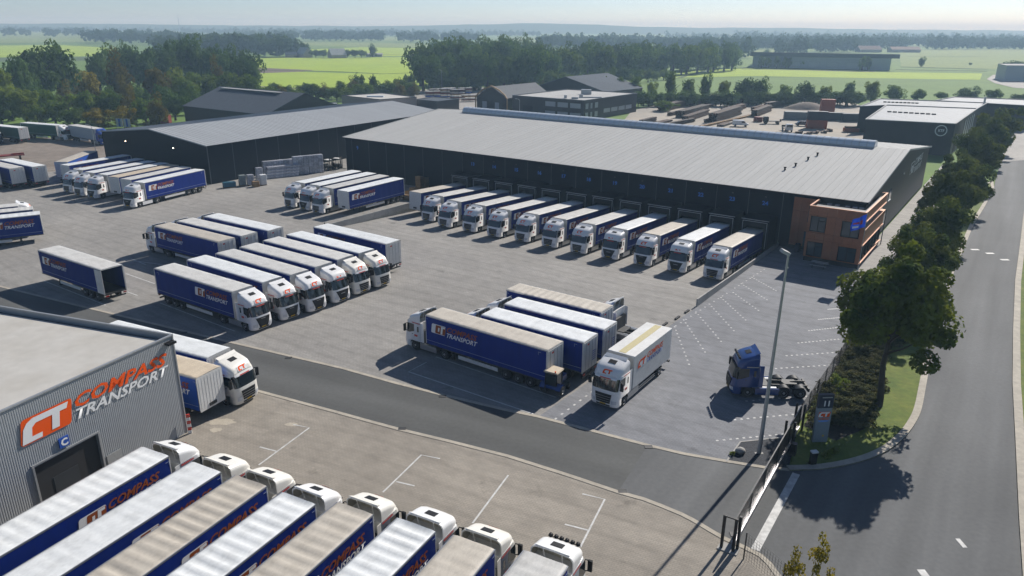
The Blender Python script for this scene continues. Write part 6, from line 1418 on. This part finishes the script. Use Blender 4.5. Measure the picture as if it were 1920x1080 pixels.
# shrubs in the planting bed
SHR = [quads_mesh('shrub', crown_arrays(70 + i, 1500, 0.085, 16, 0.8, cr=(0.28, 0.42), low=-0.2), 'leaf_shrub') for i in range(2)]
def inside(p, poly):
    r = False; n = len(poly)
    for i in range(n):
        (x0, y0), (x1, y1) = poly[i], poly[(i + 1) % n]
        if (y0 > p[1]) != (y1 > p[1]) and p[0] < (x1 - x0) * (p[1] - y0) / (y1 - y0) + x0: r = not r
    return r
rs = random.Random(8); cnt = 0; xs0, ys0 = 22.0, 47.5
for iy in range(34):
    for ix in range(26):
        p = (xs0 + ix * 1.25 + (iy % 2) * 0.6 + rs.uniform(-.25, .25), ys0 + iy * 1.15 + rs.uniform(-.25, .25))
        if inside(p, bed) and (p[1] > 50.2) and p[1] < 80:
            o = link('shrub', SHR[cnt % 2], None, (p[0], p[1], 0.36), rs.uniform(0, 6)); s = rs.uniform(0.75, 1.1); o.scale = (s, s, s * 0.7); tag(o, 'dense low dark green shrub under the street trees inside the wire fence', 'shrub', 'shrubs in the planting bed'); cnt += 1
for (px, py, s) in ((1575, 735, 1.2), (1570, 745, 0.9), (1548, 858, 0.55), (1563, 850, 0.5), (1372, 853, 0.3)):
    c = P(px, py); o = link('shrub', SHR[0], None, (c.x, c.y, 0.3 * s), s * 3); o.scale = (s * 0.7, s * 0.7, s); o.material_slots[0].link = 'OBJECT'; o.material_slots[0].material = MATS['leaf_willow']
    tag(o, {1.2: 'tall light green bush right behind the pillar sign', 0.9: 'smaller light green bush behind the pillar sign', 0.55: 'small green plant in the shade beside the access pillar', 0.5: 'small green plant right of the one by the access pillar', 0.3: 'tiny weed at the edge of the dark gravel bed'}[s], 'shrub')
# young trees at the bottom edge
YT = quads_mesh('crown', crown_arrays(91, 900, 0.075, 14, 1.5, cr=(0.2, 0.34), low=-0.9), 'leaf_olive')
YTR = trunk_mesh(17, r=0.018, limbs=7, spread=0.3)
for (px, py, z, h, r, lab) in ((1545, 1062, 4.2, 5.2, 0.75, 'taller young tree with yellowing leaves at the bottom edge'), (1500, 1082, 3.7, 4.3, 0.75, 'shorter young tree with yellowing leaves at the bottom edge')):
    c = P(px, py, z); tree('young_tree', lab, 'tree', (c.x, c.y, 0), h, r, YT, 1.1 if h > 5 else 2.0, 'young trees at the bottom edge', trunk=YTR, cz=z - 0.2, crown_h=1.25)

MID = {k: [quads_mesh('crown', crown_arrays(100 + 10 * j + i, 4200, 0.066, 42, 0.95, shell=(0.25, 0.82), cr=(0.24, 0.40), low=-0.95), k) for i in range(2)] for j, k in enumerate(('leaf_dark', 'leaf_mid', 'leaf_olive', 'leaf_rust', 'leaf_willow', 'leaf_street'))}
def mid_tree(px, by, ty, wpx, kind, label, cat='tree', group=None, name='tree', slim=False):
    b = P(px, by); s = px_per_m(b); h = (by - ty) / (s * 0.945); r = wpx / 2 / s
    tree(name, label, cat, b, h, r, MID[kind][int(px) % 2], (px * 0.37) % 6.28, group, crown_h=h * (0.47 if not slim else 0.48))
# the wood on the left: front bushes, autumn trees, the tall dark trees behind
WOOD = [(78, 200, 104, 78, 'leaf_dark'), (118, 196, 93, 64, 'leaf_dark'), (52, 205, 118, 50, 'leaf_dark'), (205, 172, 98, 50, 'leaf_dark'), (232, 170, 97, 55, 'leaf_dark'), (243, 150, 88, 22, 'leaf_dark'), (262, 172, 98, 52, 'leaf_dark'), (298, 172, 96, 52, 'leaf_dark'),
        (330, 168, 88, 50, 'leaf_dark'), (352, 165, 81, 46, 'leaf_dark'), (375, 168, 84, 46, 'leaf_dark'), (402, 170, 96, 50, 'leaf_dark'), (437, 168, 98, 48, 'leaf_dark'), (466, 172, 104, 48, 'leaf_dark'), (190, 178, 112, 40, 'leaf_dark'), (318, 172, 104, 50, 'leaf_dark'), (420, 172, 108, 44, 'leaf_dark'), (282, 175, 108, 44, 'leaf_dark'), (478, 178, 120, 30, 'leaf_dark'), (452, 178, 116, 40, 'leaf_dark'),
        (140, 190, 137, 44, 'leaf_olive'), (172, 192, 139, 44, 'leaf_olive'), (228, 200, 122, 50, 'leaf_rust'), (240, 212, 160, 36, 'leaf_rust'), (295, 205, 136, 52, 'leaf_rust'), (335, 200, 136, 46, 'leaf_willow'), (352, 206, 150, 40, 'leaf_mid'), (372, 198, 140, 46, 'leaf_mid'), (400, 200, 144, 48, 'leaf_mid'), (412, 192, 128, 36, 'leaf_rust'), (440, 198, 140, 52, 'leaf_mid'), (466, 196, 144, 46, 'leaf_mid'),
        (130, 215, 168, 38, 'leaf_rust'), (182, 218, 160, 40, 'leaf_rust'), (100, 226, 172, 36, 'leaf_mid'), (105, 232, 190, 44, 'leaf_mid'), (165, 230, 174, 44, 'leaf_mid'), (205, 228, 175, 50, 'leaf_mid'), (220, 230, 178, 36, 'leaf_dark'), (250, 232, 182, 40, 'leaf_rust'), (275, 236, 186, 44, 'leaf_mid'), (300, 240, 192, 40, 'leaf_rust'), (140, 236, 205, 44, 'leaf_mid'), (235, 240, 205, 44, 'leaf_olive'), (185, 238, 208, 44, 'leaf_olive'), (330, 226, 180, 46, 'leaf_dark'), (355, 214, 170, 40, 'leaf_dark'), (310, 215, 165, 40, 'leaf_dark'),
        (10, 218, 132, 44, 'leaf_willow'), (24, 226, 165, 60, 'leaf_willow'), (52, 232, 172, 52, 'leaf_willow'), (5, 236, 196, 44, 'leaf_mid'), (75, 236, 200, 40, 'leaf_mid'), (-18, 225, 140, 60, 'leaf_willow'), (160, 206, 176, 40, 'leaf_dark'), (60, 215, 165, 40, 'leaf_dark'), (205, 212, 170, 40, 'leaf_dark'), (265, 210, 165, 44, 'leaf_dark')]
WN = {'leaf_dark': 'tall dark green tree in the wood left of the slate shed', 'leaf_mid': 'green tree at the front of the wood behind the gravel yard', 'leaf_olive': 'yellowish tree in the wood behind the gravel yard', 'leaf_rust': 'brownish autumn tree in the wood behind the gravel yard', 'leaf_willow': 'light green willow-like tree at the edge of the wood'}
for (x, by, ty, w, k) in WOOD: mid_tree(x, by, ty, w * 1.08, k, WN[k], group='trees of the wood: ' + k.replace('leaf_', ''))
# bushes and conifers behind the brown hall
cq = crown_arrays(150, 2600, 0.075, 40, 0.95, shell=(0.15, 0.85), cr=(0.25, 0.4), low=-1.1); cq[:, :2] *= np.clip(1.15 - 0.75 * cq[:, 2:3], 0.12, 1.5); CON = quads_mesh('crown', cq, 'leaf_dark')
for i, (x, by, ty, w) in enumerate(((674, 178, 135, 26), (702, 180, 137, 24), (748, 178, 143, 22), (768, 176, 134, 24))):
    b = P(x, by); s = px_per_m(b); tree('conifer', f'pointed dark tree behind the brown hall, {ORD[i]} of four from the farm side', 'tree', b, (by - ty) / s / 0.945, w / 2 / s, CON, i, 'pointed trees behind the brown hall', crown_h=(by - ty) / s * 0.46, cz=(by - ty) / s * 0.52)
rt = random.Random(21)
for i in range(26):
    x = 492 + i * 11.5 + rt.uniform(-4, 4); by = 190 - i * 0.35 + rt.uniform(-4, 4)
    mid_tree(x, by, by - rt.uniform(18, 30), rt.uniform(24, 36), rt.choice(('leaf_dark', 'leaf_mid', 'leaf_mid', 'leaf_rust')), 'rounded bush in the scrub strip behind the slate shed and brown hall', 'bush', 'bushes of the scrub strip', 'bush')
# middle wood
ri = random.Random(31)
def wood_row(x0, x1, n, yb0, yb1, h, hv, kinds, label, group, wf=0.85):
    for i in range(n):
        f = (i + ri.uniform(-.35, .35)) / max(n - 1, 1); x = x0 + (x1 - x0) * f; y = yb0 + (yb1 - yb0) * f + ri.uniform(-2, 2)
        b = P(x, y); hh = h * ri.uniform(1 - hv, 1 + hv); k = ri.choice(kinds); tree('tree', label, 'tree', b, hh, hh * ri.uniform(0.34, 0.44) * wf / 0.85, MID[k][i % 2], ri.uniform(0, 6.28), group, crown_h=hh * 0.47)
wood_row(800, 1000, 12, 172, 166, 17, 0.15, ('leaf_dark',), 'tall dark tree at the near edge of the middle wood', 'trees of the middle wood, near edge')
wood_row(790, 980, 12, 160, 152, 20, 0.15, ('leaf_dark',), 'tall dark tree inside the middle wood', 'trees of the middle wood')
wood_row(840, 1010, 10, 138, 132, 21, 0.12, ('leaf_dark',), 'tall dark tree inside the middle wood', 'trees of the middle wood')
wood_row(1000, 1370, 24, 158, 133, 17, 0.15, ('leaf_dark', 'leaf_dark', 'leaf_mid'), 'dark tree in the long belt right of the middle wood', 'trees of the long belt')
wood_row(990, 1380, 24, 145, 127, 18, 0.12, ('leaf_dark',), 'dark tree in the long belt right of the middle wood', 'trees of the long belt')
wood_row(830, 1240, 30, 172, 152, 7, 0.3, ('leaf_mid', 'leaf_dark', 'leaf_mid', 'leaf_willow'), 'small bushy tree at the foot of the middle wood', 'small trees at the foot of the middle wood', 1.1)
mid_tree(1014, 166, 133, 17, 'leaf_rust', 'slender brownish tree standing out before the middle wood'); mid_tree(820, 108, 79, 34, 'leaf_dark', 'round dark tree at the left corner of the middle wood')
mid_tree(699, 107, 86, 17, 'leaf_dark', 'lone round tree in the bright meadow'); mid_tree(572, 106, 85, 26, 'leaf_dark', 'tree behind the steep-roofed farmhouse')
for i, x in enumerate((592, 606, 652, 666, 678)): mid_tree(x, 108, 95, 20, 'leaf_dark', 'low tree in the farm hedge by the bright meadow', group='trees in the farm hedge')
# row along the back of the storage yard
ORD2 = ORD + ['thirteenth', 'fourteenth', 'fifteenth', 'sixteenth', 'seventeenth', 'eighteenth', 'nineteenth', 'twentieth', 'last']
def TREEPOS(i): return ORD2[i]
RW = [(1131, 186, 146, 22, 'leaf_mid'), (1160, 186, 147, 22, 'leaf_mid'), (1190, 186, 147, 24, 'leaf_mid'), (1222, 190, 156, 22, 'leaf_willow'), (1256, 190, 138, 26, 'leaf_mid'), (1290, 190, 151, 30, 'leaf_mid'), (1321, 192, 142, 22, 'leaf_dark'), (1356, 192, 154, 24, 'leaf_willow'), (1398, 194, 151, 44, 'leaf_dark'), (1425, 194, 152, 36, 'leaf_dark'), (1468, 196, 162, 30, 'leaf_mid'), (1508, 198, 158, 30, 'leaf_dark'), (1546, 198, 163, 26, 'leaf_willow'), (1588, 198, 158, 24, 'leaf_dark'), (1632, 196, 155, 34, 'leaf_willow'), (1674, 192, 162, 34, 'leaf_mid'), (1720, 190, 169, 28, 'leaf_mid'), (1764, 188, 174, 22, 'leaf_dark'), (1813, 190, 166, 44, 'leaf_dark'), (1861, 190, 168, 30, 'leaf_mid'), (1912, 196, 178, 40, 'leaf_dark')]
for i, (x, by, ty, w, k) in enumerate(RW): mid_tree(x, by, ty, w, k, f'{TREEPOS(i)} tree from the office in the row behind the storage yard', group='row behind the storage yard')
for i in range(40):
    x = 1195 + i * 10.6 + rt.uniform(-4, 4); mid_tree(x, 197 + rt.uniform(-2, 3), 177 + rt.uniform(-4, 2), rt.uniform(28, 38), 'leaf_dark', 'bush in the dark hedge behind the storage yard', 'bush', 'bushes of the hedge behind the storage yard', 'bush')
mid_tree(1245, 208, 190, 44, 'leaf_mid', 'broad bush beside the office wall at the storage yard', 'bush', name='bush')
mid_tree(1727, 125, 109, 13, 'leaf_dark', 'lone small tree in the pale field right of the distribution hall'); mid_tree(1819, 122, 118, 7, 'leaf_dark', 'tiny lone tree far out in the pale field')
for i, x in enumerate((1427, 1440, 1456, 1472, 1478, 1503, 1520, 1540, 1552, 1580, 1590, 1616, 1626)): mid_tree(x, 128 + (i > 10) * 4, 109 + rt.uniform(-2, 4), 12, 'leaf_mid', 'slim tree planted in front of the distribution hall', group='trees in front of the distribution hall')
mid_tree(1437, 104, 94, 13, 'leaf_dark', 'dark tree behind the left end of the distribution hall')
for x in (1898, 1915): mid_tree(x, 140, 117, 36, 'leaf_dark', 'dark trees beside the grey hall at the right picture edge', group='trees at the right picture edge')
for x in (1905, 1760): mid_tree(x, 238 if x > 1800 else 268, 205 if x > 1800 else 246, 30, 'leaf_street', 'leafy tree behind the end of the street row' if x > 1800 else 'small tree between the round sign hall and the street', group=None)

# woods far off: one mass each
def far_wood(label, lines, seed, h=17, leaf=0.2, n=150, kind='leaf_wood', dens=1.0):
    """lines: (x0, y0, x1, y1, count) of ground bearings; every crown and trunk base joined into one mass"""
    g = np.random.default_rng(seed); tpl = [crown_arrays(200 + seed + i, n, leaf, 12, 0.95, shell=(0.25, 0.8), cr=(0.3, 0.5), low=-1.1) for i in range(3)]; out = []
    for (x0, y0, x1, y1, cnt_) in lines:
        for i in range(int(cnt_ * dens)):
            f = (i + g.uniform(0, 1)) / (cnt_ * dens); b = P(x0 + (x1 - x0) * f, y0 + (y1 - y0) * f + g.uniform(-0.8, 0.8)); hh = h * g.uniform(0.75, 1.2); r = hh * g.uniform(0.38, 0.5)
            q = tpl[i % 3] * np.array([r, r, hh * 0.52]); a = g.uniform(0, 6.28); c, s = math.cos(a), math.sin(a)
            q = np.stack([q[:, 0] * c - q[:, 1] * s, q[:, 0] * s + q[:, 1] * c, q[:, 2]], 1) + np.array([b.x, b.y, hh * 0.52]); out.append(q)
    o = link('distant_wood', quads_mesh('distant_wood', np.concatenate(out), kind), kind='stuff'); tag(o, label, 'wood')
far_wood('dark wood behind the large left trees', [(295, 104, 525, 106, 40), (292, 100, 515, 100, 36), (330, 97, 500, 97, 30), (520, 106, 560, 106, 8)], 1, 19)
far_wood('hazy wood left of centre beyond the meadows', [(160, 80, 350, 86, 34), (165, 76, 330, 80, 34), (230, 73, 290, 73, 12), (340, 84, 370, 84, 6), (8, 69, 60, 68, 8), (85, 70, 110, 71, 6), (120, 68, 160, 68, 8), (145, 66, 156, 66, 6)], 2, 19)
far_wood('hazy wood beyond the farm in the centre', [(520, 78, 555, 78, 8), (570, 77, 720, 77.5, 36), (575, 74, 720, 74, 34), (745, 79, 800, 79.5, 14), (790, 79, 895, 79, 24), (530, 86, 548, 86, 5)], 3, 19)
far_wood('hazy wood right of the middle wood', [(1010, 92, 1180, 90, 34), (1015, 88, 1250, 86, 50), (1030, 84, 1230, 82, 44), (1230, 93, 1420, 95, 44), (1250, 89, 1440, 89, 46), (1165, 95, 1200, 95, 6), (1390, 103, 1400, 108, 5)], 4, 18)
far_wood('hazy wood before the pale right-hand fields', [(1400, 92, 1560, 90, 44), (1455, 102, 1510, 102, 14), (1525, 97, 1605, 97, 22), (1530, 93, 1620, 93, 26), (1550, 88, 1740, 86, 54), (1600, 92, 1700, 91, 26), (1740, 92, 1990, 92, 60), (1420, 86, 1560, 85, 40), (1730, 88, 1990, 88, 56)], 5, 17)
far_wood('blue wooded strip along the horizon, left half', [(-60, 58, 360, 60, 90), (-60, 60, 180, 62, 44), (340, 63, 560, 66, 60), (440, 70, 560, 72, 24), (540, 66, 820, 68, 80), (-40, 56.5, 900, 57.5, 130), (350, 60, 900, 62, 110)], 6, 18, n=110, leaf=0.24)
far_wood('blue wooded strip along the horizon, right half', [(800, 66, 1010, 68, 60), (880, 60, 1400, 62, 120), (1380, 68, 1980, 70, 130), (1300, 64, 1980, 64, 150), (1380, 76, 1980, 78, 110), (1250, 72, 1420, 74, 34), (900, 57, 1980, 58.5, 190), (1460, 82, 1980, 82, 90)], 7, 18, n=110, leaf=0.24)
# low wooded ridge on the horizon
rg = np.random.default_rng(9); rows = [[], [], []]
for i in range(120):
    f = i / 119; x = -3600 + 7200 * f
    hgt = 25 + 17 * math.exp(-((x - 130) / 480) ** 2) + 3 * math.exp(-((x + 1900) / 400) ** 2) + 5 * math.exp(-((x - 1250) / 300) ** 2) + rg.uniform(-1.0, 1.0) + 0.8 * math.sin(x * 0.02)
    for k_, (yy, zz) in enumerate(((3350, -1), (3450, hgt * 0.7), (3600, hgt))): rows[k_].append((x, yy + abs(x) * 0.05, zz))
MB().grid(rows, 0, True).obj('hills', 'leaf_wood', kind='structure')

# ------------------------------------------------------------------ hazy air
hz = bpy.data.materials.new('haze'); hz.use_nodes = True; nt = hz.node_tree
nt.nodes.remove(nt.nodes['Principled BSDF']); pv = nt.nodes.new('ShaderNodeVolumePrincipled')
pv.inputs['Color'].default_value = (0.52, 0.77, 1.0, 1); pv.inputs['Absorption Color'].default_value = (0.6, 0.6, 0.6, 1); pv.inputs['Density'].default_value = 0.00038; pv.inputs['Anisotropy'].default_value = 0.15
nt.links.new(pv.outputs[0], nt.nodes['Material Output'].inputs['Volume']); MATS['haze'] = hz
ho = MB().box(-9000, 9000, -300, 7500, -2.6, 64).obj('haze', 'haze', kind='stuff')
